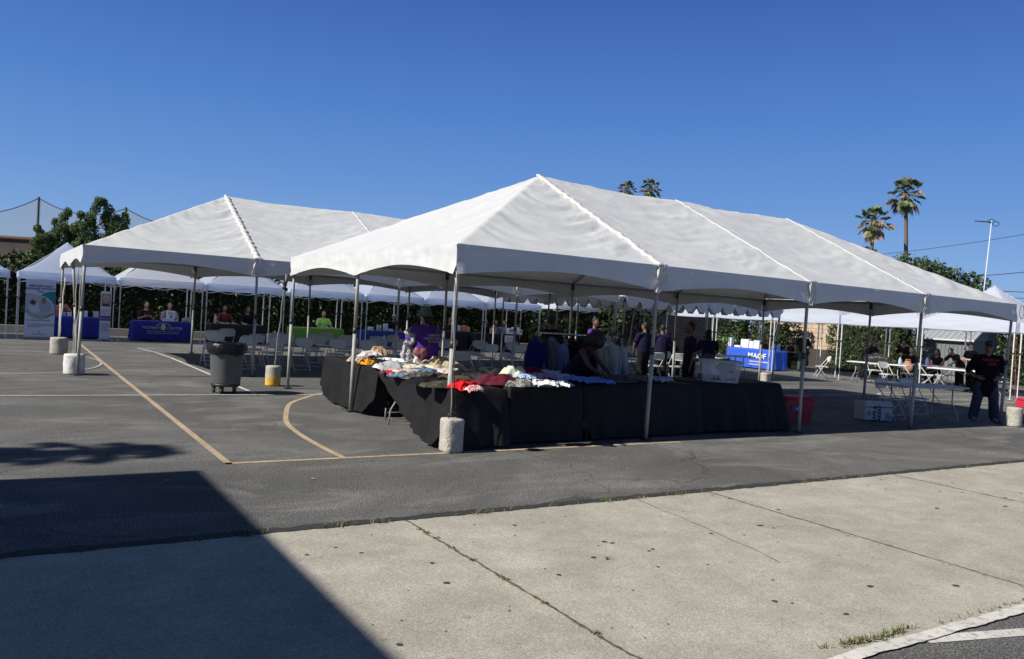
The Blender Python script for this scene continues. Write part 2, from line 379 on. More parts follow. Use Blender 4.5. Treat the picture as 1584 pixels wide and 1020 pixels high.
# old spalled patch along the crack, gum spots, dark patch
mb = MB()
for i in range(170):
    x = random.uniform(-3, 9); y = random.uniform(-6.1, -3.0); r = random.choice((.005,.006,.008,.010,.014,.02)); k = 9; st = random.uniform(.7, 1.8)
    mb.poly([(x+r*st*cos(2*pi*j/k)*random.uniform(.8,1.15), y+r*sin(2*pi*j/k)*random.uniform(.8,1.15), .0095) for j in range(k)])
struct(mb.build('gum_spots', mat('gum', (.06,.055,.05), .8)), 'stuff', 'dark gum spots trodden into the pale concrete')
mb = MB()
for i in range(160):
    t = random.random(); x = random.choice((random.uniform(-5, 14), 1.55+random.uniform(-.05,.05))); y = random.uniform(-2.7, 16) if random.random() < .6 else random.uniform(-6,-3)
    r = random.uniform(.008,.03); k = 7
    mb.poly([(x+r*cos(2*pi*j/k)*random.uniform(.6,1.2), y+r*sin(2*pi*j/k)*random.uniform(.6,1.2), .0085) for j in range(k)])
struct(mb.build('specks', mat('leaf_litter', (.33,.30,.22), .9)), 'stuff', 'small pale bits of litter and leaves scattered over the ground')
# kerb line and parking lot
mb = MB(); strip(mb, [(x*.05, -6.22+.012*fbm(x*.13, 3)) for x in range(-280, 700)], .09, .012, jit=.14); struct(mb.build('kerb_line', 'paint_kerb'))
mb = MB(); strip(mb, [(-.15, -6.24), (6, -7.9)], .1, .004); struct(mb.build('parking_line', 'paint_kerb'))
# weeds
grs = [mat('weed_green', (.09,.12,.035), .8), mat('weed_dry', (.22,.18,.08), .9)]
mb = MB()
def tuft(x, y, r, h, n):
    for i in range(n):
        a = random.uniform(0, 2*pi); d = random.uniform(0, r); px_, py_ = x+d*cos(a), y+d*sin(a)*.5; b = random.uniform(0, 2*pi); hh = h*random.uniform(.4, 1.1); ln = random.uniform(.2, 1.1)*hh
        q = Vector((cos(b), sin(b), 0)); s_ = Vector((-q.y, q.x, 0))*.004
        p0 = Vector((px_, py_, 0)); p1 = p0+q*ln*.5+Vector((0,0,hh*.7)); p2 = p0+q*ln+Vector((0,0,hh*.8))
        mb.add([p0-s_, p0+s_, p1+s_*.8, p1-s_*.8, p2], [(0,1,2,3), (3,2,4)], random.choice((0,0,1)))
for i in range(70): tuft(random.uniform(-6, 9), -2.9+random.uniform(-.03,.02), random.uniform(.02,.1), .035, 10)
for x in (-3.1,-2.4,-2.1,-1.2,-.35,.2,1.1): tuft(x, -2.9, .12, .05, 26)
for y in (-3.2,-3.3,-3.45,-3.7,-4.0,-4.02,-4.4,-4.45,-4.9,-5.4): tuft(-1.88, y, .035, .03, 16)
for i in range(22): tuft(-1.0+random.uniform(0, .8)+i*.012, -6.12+random.uniform(-.02,.04), .06, .045, 10)
for i in range(20): tuft(.2+i*.11, -6.14, .04, .03, 6)
tuft(-.95, -4.35, .04, .04, 14); tuft(1.5, -4.6, .06, .02, 10)
struct(mb.build('grass', grs), 'stuff', 'sparse green and dry weeds growing in the pavement joints')

# ---------------------------------------------------------------- big frame tents
BAY = 3.355
def strap(parent, a, b, w, mt, name='strap'):
    mb = MB(); a = Vector(a); b = Vector(b)
    pts = [a.lerp(b, i/12)+Vector((.01*sin(i*1.3), 0, -.01*sin(pi*i/12))) for i in range(13)]
    mb.tube(pts, [(w, .004)]*13, 6, side=(1,.3,0)); return mb.build(name, mt, parent)
def frame_tent(label, X0, Y0, nx, eave, rise, seed, lean, scallop=False, ny=2, fly=()):
    t = thing('frame_tent', label, 'tent', (X0, Y0, 0), 0, 'large white frame tents'); Wd, Dp = nx*BAY, ny*BAY; half = Dp/2
    N = 56
    def roof(u, v):
        x, y = u*Wd, v*Dp; r = min(y, Dp-y, x, Wd-x)/half; r = max(0, min(1, r))
        side = 'L' if min(x, Wd-x) < min(y, Dp-y)-1e-6 else 'S'
        if side == 'S': fx = (x/BAY) % 1; q = x; w = min(y, Dp-y)
        else: fx = (y/BAY) % 1; q = y; w = min(x, Wd-x)
        z = eave+rise*r
        nb_ = nx if side == 'S' else ny; bi = int(min(nb_-1, (x if side == 'S' else y)/BAY)); fl = (x if side == 'S' else y)/BAY-bi
        lo_, hi_ = (r if bi == 0 else 0), (1-r if bi == nb_-1 else 1); fl = max(0, min(1, (fl-lo_)/max(.03, hi_-lo_))); fx = fl
        z -= .075*sin(pi*fx)*sin(pi*r)*(hi_-lo_)**1.5 if r < 1 else 0
        z -= .035*sin(pi*((x/BAY) % 1))*max(0, (r-.85)/.15)
        e = min(1, r*8)*.9+.1
        amp = (.030 if side == 'S' else .009)*(.45+.55*min(1, sin(pi*fx)*2)+.25*fbm(x*.5, y*.5, seed+9, 2))
        # tension folds that fan out of the feet of the ribs and sag between them
        bow = .55*sin(pi*fx)*(1-r*.6)
        z += e*amp*(fbm(q*.42+seed, (w+bow)*3.3, seed, 3)+.6*fbm(q*1.1, (w+bow)*5.5+seed, 3, 2))
        z += e*(.004*fbm(q*5, w*5, seed, 2)+(.012 if side == 'S' else .003)*(1-min(1, abs(fbm(q*.7+seed, (w+bow*1.5)*3.4, 7, 2))*1.6))**4)
        return (x, y, z)
    mb = MB(); nu, nv = N*nx, N*ny
    vs = [roof(i/nu, j/nv) for j in range(nv+1) for i in range(nu+1)]; fs = []
    for j in range(nv):
        for i in range(nu):
            a = j*(nu+1)+i; x, y = (i+.5)*BAY/N, (j+.5)*BAY/N
            d_ = (x < Wd/2) == (y < Dp/2)
            if d_: fs += [(a, a+1, a+nu+2), (a, a+nu+2, a+nu+1)]
            else: fs += [(a, a+1, a+nu+1), (a+1, a+nu+2, a+nu+1)]
    mb.add(vs, fs, 0, True); mb.build('roof', vinyl, t)
    # valance, one mesh per side
    def val(p0, p1, nb, nrm, lo=.38, hi=.235):
        mb = MB(); p0 = Vector(p0); p1 = Vector(p1); nrm = Vector(nrm); L = (p1-p0).length; K = (84 if scallop else 44)*nb
        def f(u, v):
            s_ = u*nb % 1 if u < 1 else 1; x = u*L
            if scallop:
                k = (u*nb*6) % 1; d = .36 if .27 < k < .73 else .36-.20*(1-min(k, 1-k)/.27)
            else: d = hi+(lo-hi)*abs(2*s_-1)**1.7
            off = .012*fbm(x*1.6, v*.9, seed+3, 2)*v*2+.01+.008*fbm(x*5+v*3, v*3.5, seed)
            off += .022*(.3+v)*sin(x*21-v*5+4*fbm(x*2, 0, seed))*max(0, abs(2*s_-1)-.72)/.28
            if d < .1: d = .1
            return p0.lerp(p1, u)+nrm*off+Vector((0, 0, eave+.012-d*v))
        mb.grid(K, 7, f); mb.build('valance', vinyl, t)
    val((0,0,0), (Wd,0,0), nx, (0,-1,0)); val((0,Dp,0), (Wd,Dp,0), nx, (0,1,0)); val((0,0,0), (0,Dp,0), ny, (-1,0,0)); val((Wd,0,0), (Wd,Dp,0), ny, (1,0,0))
    # frame
    mb = MB(); zi = eave-.05; R_ = .024; ap = eave+rise-.07
    for y in (.04, Dp-.04): mb.tube([(0.04,y,zi), (Wd-.04,y,zi)], R_, 8)
    for x in (.04, Wd-.04): mb.tube([(x,0.04,zi), (x,Dp-.04,zi)], R_, 8)
    if nx > 2: mb.tube([(BAY,half,ap), (Wd-BAY,half,ap)], R_, 8)
    for i in range(1, nx):
        mb.tube([(i*BAY,.05,zi), (i*BAY,half,ap)], R_, 8); mb.tube([(i*BAY,Dp-.05,zi), (i*BAY,half,ap)], R_, 8)
    for sx, cx in ((0.05, BAY), (Wd-.05, Wd-BAY)):
        for yy in (.05, half, Dp-.05): mb.tube([(sx,yy,zi), (cx if nx > 1 else Wd/2, half, ap)], R_, 8)
    mb.build('frame', pipe_d, t)
    # lacing and seams over the ribs
    for i in range(1, nx):
        for side in (0, 1):
            mb = MB(); P = []; Rr = []; tw = (i == 1 and side == 0)
            K = 90
            for k in range(K+1):
                r = k/K; y = r*half; zz = roof(i/nx, (y if side == 0 else Dp-y)/Dp)[2]+(.016 if tw else .004)
                j = .012*sin(k*1.25) if tw else .006*fbm(k*.2, seed)
                P.append((i*BAY+j, y if side == 0 else Dp-y, zz)); a = (.055+.014*sin(k*.9+2*fbm(k*.1, seed)) if tw else .034+.012*fbm(k*.25, seed, 5))
                Rr.append((a*(1 if tw else .8), .017+.011*abs(sin(k*1.25)) if tw else .009))
            mb.tube(P, Rr, 8, side=(1,0,0)); mb.build('seam_lacing' if tw else 'seam_flap', vinyl_trim if tw else vinyl, t)
    # gathered flaps over pole heads
    if not scallop:
        for i in range(1, nx):
            for yy, sg in ((0, -1), (Dp, 1)):
                mb = MB()
                def f(u, v):
                    x = (u-.5)*(.17+.05*v*(i % 2)); return (i*BAY+x+.02*v*(-1)**i, yy+sg*(.024+.036*abs(sin(u*13+v*4+seed))+.016*fbm(u*5, v*4, i)), eave+.035-v*(.40+.03*sin(u*7)))
                mb.grid(16, 12, f); mb.build('pole_flap', vinyl_trim, t)
    # poles
    spots = [(i*BAY, 0, (i, 0)) for i in range(nx+1)]+[(i*BAY, Dp, (i, ny)) for i in range(nx+1)]+[(x, j*BAY, (0 if x == 0 else nx, j)) for x in (0, Wd) for j in range(1, ny)]
    for x, y, key in spots:
        lx, ly = lean.get(key, (random.uniform(-.03,.03), random.uniform(-.03,.03)))
        ix = .05 if x == 0 else (-.05 if x == Wd else 0); iy = .05 if y == 0 else (-.05 if y == Dp else 0)
        mb = MB(); top = Vector((x+ix, y+iy, eave-.06)); bot = Vector((x+ix+lx, y+iy+ly, .02)); mid = bot.lerp(top, .52)
        mb.tube([bot, mid], .031, 12); mb.tube([mid, top], .027, 12); po = mb.build('pole', alu, t)
        mb = MB(); c = bot.lerp(top, .52); mb.tube([bot.lerp(top, .50), bot.lerp(top, .54)], .035, 12); mb.tube([c+Vector((-.05,0,.0)), c+Vector((.045,0,0))], .006, 6); mb.build('pole_collar', dkgrey, po)
        mb = MB(); mb.box((bot.x, bot.y, .016), (.13,.13,.012)); mb.build('base_plate', dkgrey, po)
        mb = MB(); mb.tube([top+Vector((0,0,-.13)), top+Vector((0,0,.03))], .036, 10); mb.build('pole_fitting', dkgrey, po)
    return t
EAVE, RISE = 2.53, 1.66
t1 = frame_tent('nearest large white frame tent, standing over the black-draped clothing tables', 0, 0, 4, EAVE, RISE, 2.,
    {(0,0): (-.03,-.02), (0,1): (0,0), (0,2): (-.02,-.02), (1,0): (-.06,-.02), (2,0): (0,0), (3,0): (-.16,-.02), (4,0): (-.14,.02), (4,1): (-.04,0), (4,2): (0,0)})
t2 = frame_tent('large white frame tent behind left, standing over rows of folding chairs', -3.4, 8.95, 4, EAVE, RISE, 11.,
    {(0,0): (-.05,-.1), (0,1): (.15,-.5), (0,2): (-.02,-.1), (1,0): (0,-.05), (1,2): (0,0)})
t3 = frame_tent('white frame tent with scalloped valance, half hidden behind the nearest tent', 10.25, 8.95, 2, EAVE-.12, 1.3, 5., {(2,0): (-.3,-.1)}, scallop=True)

def block(label, x, y, r, h, mt, square=.0, seed=0, mat2=None, handle=False, name='concrete_weight'):
    t = thing(name, label, 'tent weight', (x, y, 0), 0, 'concrete tent weights')
    mb = MB(); n = 40
    def sh(v, b):
        k = 1/max(abs(cos(b)), abs(sin(b))); rr = 1+(min(k, 1.22)-1)*square
        q = .035*fbm(v.x*9+seed, v.y*9, v.z*9, 3)
        rr += q; return Vector((v.x*rr, v.y*rr, v.z+(.006*fbm(v.x*20, v.y*20, seed) if v.z > h*.9 else 0)))
    prof = [(r*.9, .003), (r, .02)]+[(r*(1-.0*k), .02+(h-.05)*k/14) for k in range(1, 15)]+[(r*.95, h-.008), (r*.6, h), (.01, h+.003)]
    mb.lathe((0,0,0), prof, n, fn=sh); mb.build('concrete_body', mt, t)
    if handle:
        mb = MB(); mb.tube([(-.06,0,h-.02), (-.055,0,h+.05), (0,0,h+.075), (.055,0,h+.05), (.06,0,h-.02)], .007, 6); mb.build('handle', dkgrey, t)
    return t
# yellow stained weight
M, n_, p_ = nodes('yellow_concrete'); tc = n_.nodes.new('ShaderNodeTexCoord')
sep = n_.nodes.new('ShaderNodeSeparateXYZ'); n_.links.new(tc.outputs['Object'], sep.inputs[0])
ad = n_.nodes.new('ShaderNodeMath'); ad.operation = 'MULTIPLY_ADD'; n_.links.new(nz(n_, tc.outputs['Object'], 9, 6, .7), ad.inputs[0]); ad.inputs[1].default_value = -.75; n_.links.new(sep.outputs[2], ad.inputs[2])
yk = ramp(n_, ad.outputs[0], (0, g3(1)), (.01, g3(0)))
m3 = n_.nodes.new('ShaderNodeMath'); m3.operation = 'ADD'; n_.links.new(ad.outputs[0], m3.inputs[0]); m3.inputs[1].default_value = .23
yk = ramp(n_, m3.outputs[0], (0, g3(1)), (.03, g3(0)))
n_.links.new(mixc(n_, (.40,.38,.33), (.72,.42,.03), yk), p_.inputs['Base Color']); p_.inputs['Roughness'].default_value = .9
a = gp(697, 699); block('rough pale concrete block at the foot of the near left tent pole', a.x, a.y, .125, .41, conc_w, .8, 1, handle=True)
a = gp(421.5, 597); block('concrete cylinder weight with yellow paint stain beside a tent pole', a.x, a.y, .145, .40, MATS['yellow_concrete'], .1, 2)
a = gp(114, 579); block('white painted bucket weight at the left corner of the rear tent', a.x, a.y, .19, .40, mat('weight_white', (.66,.65,.62), .6, bump=.3, bscale=20, var=.15, vscale=12), .1, 3)
a = gp(90.5, 548); block('plain grey concrete cylinder weight behind the white bucket weight', a.x, a.y, .20, .42, conc_w, 0, 4)
a = gp(1568, 660); block('grey concrete cylinder weight under the red strap at far right', a.x, a.y, .145, .40, conc_w, 0, 5)
a = gp(945, 586); block('white bucket weight between the two rear frame tents', a.x, a.y, .16, .36, MATS['weight_white'], .1, 6)
a = gp(1183, 594); block('small square pale block weight at the scalloped tent corner', a.x, a.y, .14, .34, conc_w, .8, 7)
def straps():
    L = lambda t, p: Vector(p)-t.location
    def st(t, a, b, w, m_, nm='strap'): strap(t, L(t, a), L(t, b), w, m_, nm)
    a = gp(697, 699); st(t1, (.0,-.02,2.2), (a.x-.03,a.y,.44), .010, rope); st(t1, (-.01,0,2.1), (a.x+.03,a.y,.44), .008, mat('brown_strap', (.12,.06,.04), .8))
    a = gp(421.5, 597); b = hy(443, 425, 6.75); st(t1, b, (a.x+.02,a.y,.42), .016, rope)
    mb = MB(); q = L(t1, hy(442, 436, 6.74))
    for i in range(6): mb.ell((q.x+random.uniform(-.03,.03), q.y, q.z-.03*i), (.035,.035,.04), 8, 6)
    mb.build('strap_ratchet', dkgrey, t1)
    a = gp(114, 579); st(t2, (-3.38,9.0,2.25), (a.x,a.y,.4), .014, rope); st(t2, (-3.45,9.3,2.1), (a.x-.03,a.y+.05,.4), .012, rope)
    a = gp(90.5, 548); st(t2, hy(101, 430, 15.5), (a.x,a.y,.43), .018, rope)
    a = gp(945, 586); 
    for k in range(3): st(t2, (9.95+.12*k,9.05,2.3), (a.x-.05+.05*k,a.y,.38), .014, rope)
    a = gp(1183, 594); st(t3, (16.85,9.0,2.1), (a.x,a.y,.35), .014, rope)
    st(t3, hy(982, 475, 15.5), hy(970, 550, 15.0), .03, rope)
    a = gp(1568, 660); st(t1, (13.40,-.04,1.9), (a.x-.02,a.y,.42), .014, mat('red_strap', (.45,.04,.04), .6))
    mb = MB(); c = L(t1, (13.55,-.05,2.38)); mb.tube([(c.x+.09*cos(2*pi*i/20), c.y, c.z+.14*sin(2*pi*i/20)) for i in range(20)], .006, 6, closed=True); mb.build('cord_loop', dkgrey, t1)
straps()

# ---------------------------------------------------------------- building and palm that throw the shadows at left
bl = thing('building', 'low stucco building just outside the left edge casting the big shadow', 'building', (-17.24, -14, 0))
mb = MB(); mb.box((0,0,2.5), (16,27.5,5)); mb.build('wall', mat('stucco', (.45,.40,.33), .9, bump=.3, bscale=30), bl)
mb = MB(); mb.box((0,0,5.06), (16.1,27.6,.12)); mb.build('roof', mat('roof_edge', (.2,.1,.07), .8), bl)
for i in range(4):
    mb = MB(); mb.box((8.02, -10+i*6, 1.9), (.08,1.6,1.2)); w_ = mb.build('window', mat('dark_glass', (.03,.04,.05), .1), bl)
def palm(label, base, h, crown, lean, dead, seed, group='fan palms beyond the tents', trunk_r=.22):
    random.seed(seed); t = thing('palm_tree', label, 'palm tree', base, 0, group)
    mb = MB(); P = [(lean[0]*(i/16)**1.6, lean[1]*(i/16)**1.6, h*i/16) for i in range(17)]
    mb.tube(P, [trunk_r*(1.5 if i == 0 else 1.05-.35*i/16)*(1+.04*(i % 2)) for i in range(17)], 10); mb.build('trunk', mat('palm_trunk', (.17,.135,.10), .95, bump=.8, bscale=14, var=.25, vscale=5, stretch=(1,1,4)), t)
    top = Vector(P[-1]); G_ = [mat('palm_green', (.09,.125,.05), .5), mat('palm_green_light', (.17,.20,.09), .5), mat('palm_dead', (.42,.29,.16), .9)]
    mb = MB(); S = MB()
    nf = 34
    for k in range(nf):
        u = k/nf; el = 1.45-2.75*u+random.uniform(-.15,.15); az = k*2.4+random.uniform(-.3,.3)
        dr = Vector((cos(az)*cos(el), sin(az)*cos(el), sin(el))); L = crown*random.uniform(.85,1.12)*.86
        isdead = random.random() < (dead if el < .25 else .04); mi = 2 if isdead else random.choice((0,0,1))
        c = top+dr*L*.66+Vector((0,0,-.06*L)); S.tube([top, top+dr*L*.3, c], .03, 4, mi=0)
        sd = dr.cross(Vector((0,0,1))); sd = sd.normalized() if sd.length > .05 else Vector((1,0,0)); nb = 15; up = sd.cross(dr)
        for b in range(nb):
            a = -1.75+3.5*b/(nb-1); d_ = (dr*cos(a)+sd*sin(a)); fl = L*.40*(1-.12*abs(a))*random.uniform(.85,1.1); w = d_.cross(up).normalized()*(.075*crown/1.8)
            m1 = c+d_*fl*.55; tip = c+d_*fl+Vector((0,0,-fl*(.5 if not isdead else .85)*random.uniform(.5,1)))
            mb.add([c, m1+w, tip, m1-w], [(0,1,2),(0,2,3)], mi)
    # hanging dead skirt
    for k in range(int(60*dead)):
        az = random.uniform(0, 6.28); z0 = random.uniform(-.25, .1)*crown; r0 = trunk_r*.8; d_ = Vector((cos(az), sin(az), 0)); a = top+d_*r0+Vector((0,0,z0)); L = crown*random.uniform(.3,.6); w = Vector((-d_.y, d_.x, 0))*.12
        tp = a+d_*L*.35+Vector((0,0,-L)); mb.add([a, a.lerp(tp,.5)+w, tp, a.lerp(tp,.5)-w], [(0,1,2,3)], 2)
    S.build('leaf_stalk', G_[0], t); mb.build('crown', G_, t); return t
palm('off frame fan palm beside the stucco building whose shadow falls at left', (-15.4, 1.25, 0), 9.4, .85, (.1,0), .6, 3, group='fan palms around the lot', trunk_r=.13)
def wat(px, py, d): p = at(px, py, d); return p
for lab, px, py, d, cr, ln, dd, sd in (
    ('shorter fan palm at right with brown dead fronds under its green top', 1352, 342, 90, 2.3, (.3,0), .7, 11),
    ('tallest fan palm at right, green crown on a long slender bare trunk', 1401, 300, 90, 2.45, (-1.6,0), .3, 12),
    ('left one of two distant fan palm tops above the tent ridge', 970, 293, 130, 1.9, (0,0), .5, 13),
    ('right one of two distant fan palm tops above the tent ridge', 1006, 291, 130, 2.1, (0,0), .5, 14)):
    p = wat(px, py, d); palm(lab, (p.x-ln[0], p.y, 0), p.z, cr, ln, dd, sd, trunk_r=.26)

# ---------------------------------------------------------------- trees, hedges and shrubs
LG = [mat('leaf_dark', (.022,.040,.014), .6, spec=.3), mat('leaf_mid', (.040,.066,.020), .55, spec=.3), mat('leaf_light', (.085,.115,.035), .5, spec=.4)]
LT = [mat('tree_leaf_dark', (.05,.09,.035), .6, trans=.25), mat('tree_leaf_mid', (.10,.17,.055), .55, trans=.3), mat('tree_leaf_light', (.19,.27,.09), .5, trans=.3)]
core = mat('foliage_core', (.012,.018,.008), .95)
def hedge(name, label, cat, x0, x1, y0, y1, h, dens, size, seed, group=None, lumpy=.35, mats=LG, round_top=False):
    t = thing(name, label, cat, ((x0+x1)/2, (y0+y1)/2, 0), 0, group); random.seed(seed); r_ = np.random.default_rng(seed)
    W_, D_ = x1-x0, y1-y0
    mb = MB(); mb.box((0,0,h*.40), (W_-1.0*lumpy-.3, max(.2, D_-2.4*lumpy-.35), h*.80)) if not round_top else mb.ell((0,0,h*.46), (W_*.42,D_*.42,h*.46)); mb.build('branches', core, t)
    n = int(dens*(2*(W_+D_)*h+W_*D_)); P = []
    A = [W_*h, W_*h, D_*h, D_*h, W_*D_*1.5]; T = sum(A)
    f = r_.choice(5, n, p=[a/T for a in A]); u = r_.uniform(-.5, .5, n); v = r_.uniform(0, 1, n)
    for i in range(n):
        k = f[i]
        if round_top:
            th_ = u[i]*2*pi; ph = math.asin(2*v[i]-1); rr = .5+.0*0; x = W_*rr*cos(ph)*cos(th_); y = D_*rr*cos(ph)*sin(th_); z = h*.5+h*.5*sin(ph); nx_, ny_, nz_ = cos(ph)*cos(th_), cos(ph)*sin(th_), sin(ph)
        elif k == 0: x, y, z, nx_, ny_, nz_ = u[i]*W_, -D_/2, v[i]*h, 0, -1, 0
        elif k == 1: x, y, z, nx_, ny_, nz_ = u[i]*W_, D_/2, v[i]*h, 0, 1, 0
        elif k == 2: x, y, z, nx_, ny_, nz_ = -W_/2, u[i]*D_, v[i]*h, -1, 0, 0
        elif k == 3: x, y, z, nx_, ny_, nz_ = W_/2, u[i]*D_, v[i]*h, 1, 0, 0
        else: x, y, z, nx_, ny_, nz_ = u[i]*W_, (v[i]-.5)*D_, h, 0, 0, 1
        q = lumpy*(.9*noise.noise(Vector((x*.8+seed, y*.8, z*.9)))+.7*noise.noise(Vector((x*2.3, y*2.3+seed, z*2.3))))-r_.exponential(.07)
        if z > h*.6 and not round_top: q2 = lumpy*1.1*noise.noise(Vector((x*.6+seed*3, 5, 1))); z += q2*(z/h-.6)*2.5
        P.append((x+nx_*q, y+ny_*q, max(.02, z+nz_*q)))
    leaves('foliage', P, size, mats, t); return t
hedge('hedge', 'long dark leafy hedge running behind the left row of canopies', 'hedge', -14, 19.5, 24.2, 26.2, 2.55, 150, .075, 1)
hedge('shrub', 'sunlit leafy shrub mass at the left edge below the netting', 'shrub', -9, -1.6, 25.2, 27.4, 2.3, 150, .075, 2, lumpy=.6)
hedge('shrub', 'leafy shrub rising between canopies right of the rear tent', 'shrub', 10.5, 20, 25, 28, 4.0, 120, .09, 3, lumpy=.8)
for x_ in (24.6,):
    pass
def tree(name, label, cat, base, h, crown_r, crown_h, n, size, seed, group=None, mats=LT, clumps=26, trunk=.16, z0=None):
    t = thing(name, label, cat, base, 0, group); random.seed(seed); r_ = np.random.default_rng(seed)
    z0 = h-crown_h if z0 is None else z0
    mb = MB(); T_ = [(0,0,0), (.08,0,z0*.5), (-.05,.1,z0), (0,0,z0+crown_h*.5), (.1,0,z0+crown_h*.85)]
    mb.tube(T_, [trunk, trunk*.8, trunk*.65, trunk*.4, trunk*.1], 8); P = []; per = n//clumps
    for k in range(clumps):
        a = random.uniform(0, 6.28); v = (k+.5)/clumps; zc = z0+crown_h*(.08+.88*v); rr = crown_r*sqrt(max(.05, 1-((v-.35)/.72)**2))*random.uniform(.35, 1.0)
        c = Vector((rr*cos(a), rr*sin(a), zc)); mb.tube([(0,0,max(.4, zc-crown_h*.35)), (c.x*.5, c.y*.5, zc-crown_h*.12), c], [trunk*.35, trunk*.22, .02], 5)
        cr = crown_r*random.uniform(.24, .42)
        d = r_.normal(size=(per,3)); d /= np.linalg.norm(d, axis=1)[:,None]; q = d*(cr*r_.uniform(.35, 1.1, per)**.6)[:,None]*np.array([1,1,1.25]); P.append(q+np.array(c))
    mb.build('trunk', mat('bark', (.12,.09,.065), .95, bump=.6, bscale=12), t)
    leaves('crown', np.concatenate(P), size, mats, t); return t
def lobe_tree(label, base, lobes, n, size, seed):
    t = thing('leafy_tree', label, 'tree', base, 0, 'trees behind the left canopies'); r_ = np.random.default_rng(seed); random.seed(seed); P = []; mb = MB()
    mb.tube([(0,0,0), (.05,0,.9), (0,0,1.8)], [.17,.14,.12], 8)
    for dx, top, r in lobes:
        mb.tube([(0,0,1.0), (dx*.6,0,2.2), (dx,.05,top*.6), (dx+.05,0,top-.15)], [.10,.07,.045,.01], 6); k = 13
        for i in range(k):
            u = i/(k-1); z = 1.5+(top-1.6)*u; rr = r*(1-.72*u**1.6); c = np.array([dx+random.uniform(-1,1)*rr*.9, random.uniform(-1,1)*rr*.9, z+random.uniform(-.15,.15)]); cr = rr*random.uniform(.38,.70)+.12; m_ = int(n/len(lobes)/k*(.6+cr))
            mb.tube([(dx,0,z-.25), tuple(c)], [.025,.008], 4)
            d = r_.normal(size=(m_,3)); d /= np.linalg.norm(d, axis=1)[:,None]; P.append(c+d*(cr*r_.uniform(.2,1.15,m_)**.7)[:,None]*np.array([1,1,1.15]))
    mb.build('trunk', mat('bark', (.12,.09,.065), .95, bump=.6, bscale=12), t); leaves('crown', np.concatenate(P), size, LT, t, aspect=.4)
p = at(105, 420, 42); lobe_tree('bushy green tree in front of the netting, its lower left group of stems', (p.x, p.y, 0), [(-1.35,4.5,.5), (-.75,4.9,.55), (-.15,5.55,.7), (.35,4.9,.7), (-.5,3.8,.8), (.5,3.9,.8)], 42000, .06, 21)
p = at(155, 420, 42); lobe_tree('taller bushy green tree with pointed tops in front of the netting', (p.x, p.y, 0), [(-.35,6.25,.6), (.15,6.15,.6), (.95,5.6,.5), (-1.0,5.3,.5), (.5,5.4,.7), (-.6,4.2,.9), (.9,4.3,.8), (1.3,4.8,.45)], 60000, .06, 22)
for (px, py, d, cr, lab, sd) in ((1404, 412, 70, 1.9, 'left end of the dark rounded treetop row above the right tent slope', 31), (1432, 420, 70, 2.1, 'dark rounded treetop below the tallest palm', 32), (1462, 428, 70, 2.2, 'dark rounded treetop in the middle of the right treetop row', 33), (1490, 438, 70, 2.0, 'right end of the dark rounded treetop row near the lamp mast', 34), (1345, 396, 75, 1.2, 'small dark treetop peeping over the tent slope under the shorter palm', 35)):
    p = at(px, py, d); tree('leafy_tree', lab, 'tree', (p.x, p.y, 0), p.z+.45, cr*1.05, cr*1.9, 3200, .16, sd, 'dark treetops beyond the right tent', mats=[LG[0], LT[0], LT[1]], clumps=26)
for (px, d, h_, sd, lab) in ((868, 37, 4.6, 41, 'leafy tree just right of the last left canopy'), (905, 38, 4.2, 42, 'leafy tree behind the scalloped tent left end'), (972, 37, 3.6, 43, 'low leafy tree in the dark corner behind the scalloped tent')):
    p = at(px, 480, d); tree('leafy_tree', lab, 'tree', (p.x, p.y, 0), h_, 2.0, 3.6, 4200, .11, sd, 'trees in the far corner', mats=LG, clumps=26, z0=.5)

# ---------------------------------------------------------------- far background: wall, netting, mast, wires, brick wall, shed
mb = MB(); p0 = at(-60, 366, 50); p1 = at(76, 372, 50)
fb = thing('building', 'dark brown building with red tiled edge behind the hedge at left', 'building', (p1.x, p1.y, 0)); dx = p0-p1; dx.z = 0; L_ = dx.length; fb.rotation_euler = (0, 0, math.atan2(dx.y, dx.x))
mb.box((L_/2, -3, p1.z/2), (L_, 6, p1.z)); mb.build('wall', mat('brown_wall', (.07,.06,.055), .9, var=.2, vscale=.8), fb)
mb = MB()
for i in range(46): mb.tube([(L_*i/46, .12, p1.z-.02), (L_*i/46, -1.2, p1.z+.10)], .09, 6)
mb.build('roof', mat('roof_tile', (.13,.065,.045), .85), fb)
nf = thing('safety_netting', 'tall dark netting strung between black posts behind the trees at left', 'netting', (0,0,0))
tops = [at(-95, 318, 80), at(60, 305, 80), at(195, 321, 80), at(330, 338, 80)]
net = bpy.data.materials.new('net'); net.use_nodes = True; MATS['net'] = net; nn = net.node_tree; pr = nn.nodes['Principled BSDF']; pr.inputs['Base Color'].default_value = (.34,.36,.33,1); pr.inputs['Roughness'].default_value = .9; pr.inputs['Alpha'].default_value = .42
pm = mat('black_post', (.02,.02,.022), .6)
for p in tops:
    mb = MB(); mb.tube([(p.x,p.y,0), (p.x,p.y,p.z)], .11, 8); mb.build('post', pm, nf)
for i in range(3):
    a, b = tops[i], tops[i+1]
    def sg(u): q = a.lerp(b, u); return q.z-.1-1.35*4*u*(1-u)*.8
    mb = MB(); mb.grid(20, 1, lambda u, v: (a.lerp(b, u).x, a.lerp(b, u).y, 1+(sg(u)-1)*v)); mb.build('net_panel', net, nf)
    mb = MB(); mb.tube([(a.lerp(b, k/20).x, a.lerp(b, k/20).y, sg(k/20)) for k in range(21)], .04, 5); mb.tube([(a.lerp(b, k/20).x, a.lerp(b, k/20).y, 5.4-1.2*4*(k/20)*(1-k/20)*.5) for k in range(21)], .03, 5); mb.build('net_cable', pm, nf)
p = at(1534, 342, 60); ms = thing('light_mast', 'thin white mast with horizontal arm and loops above the right canopies', 'mast', (p.x, p.y, 0))
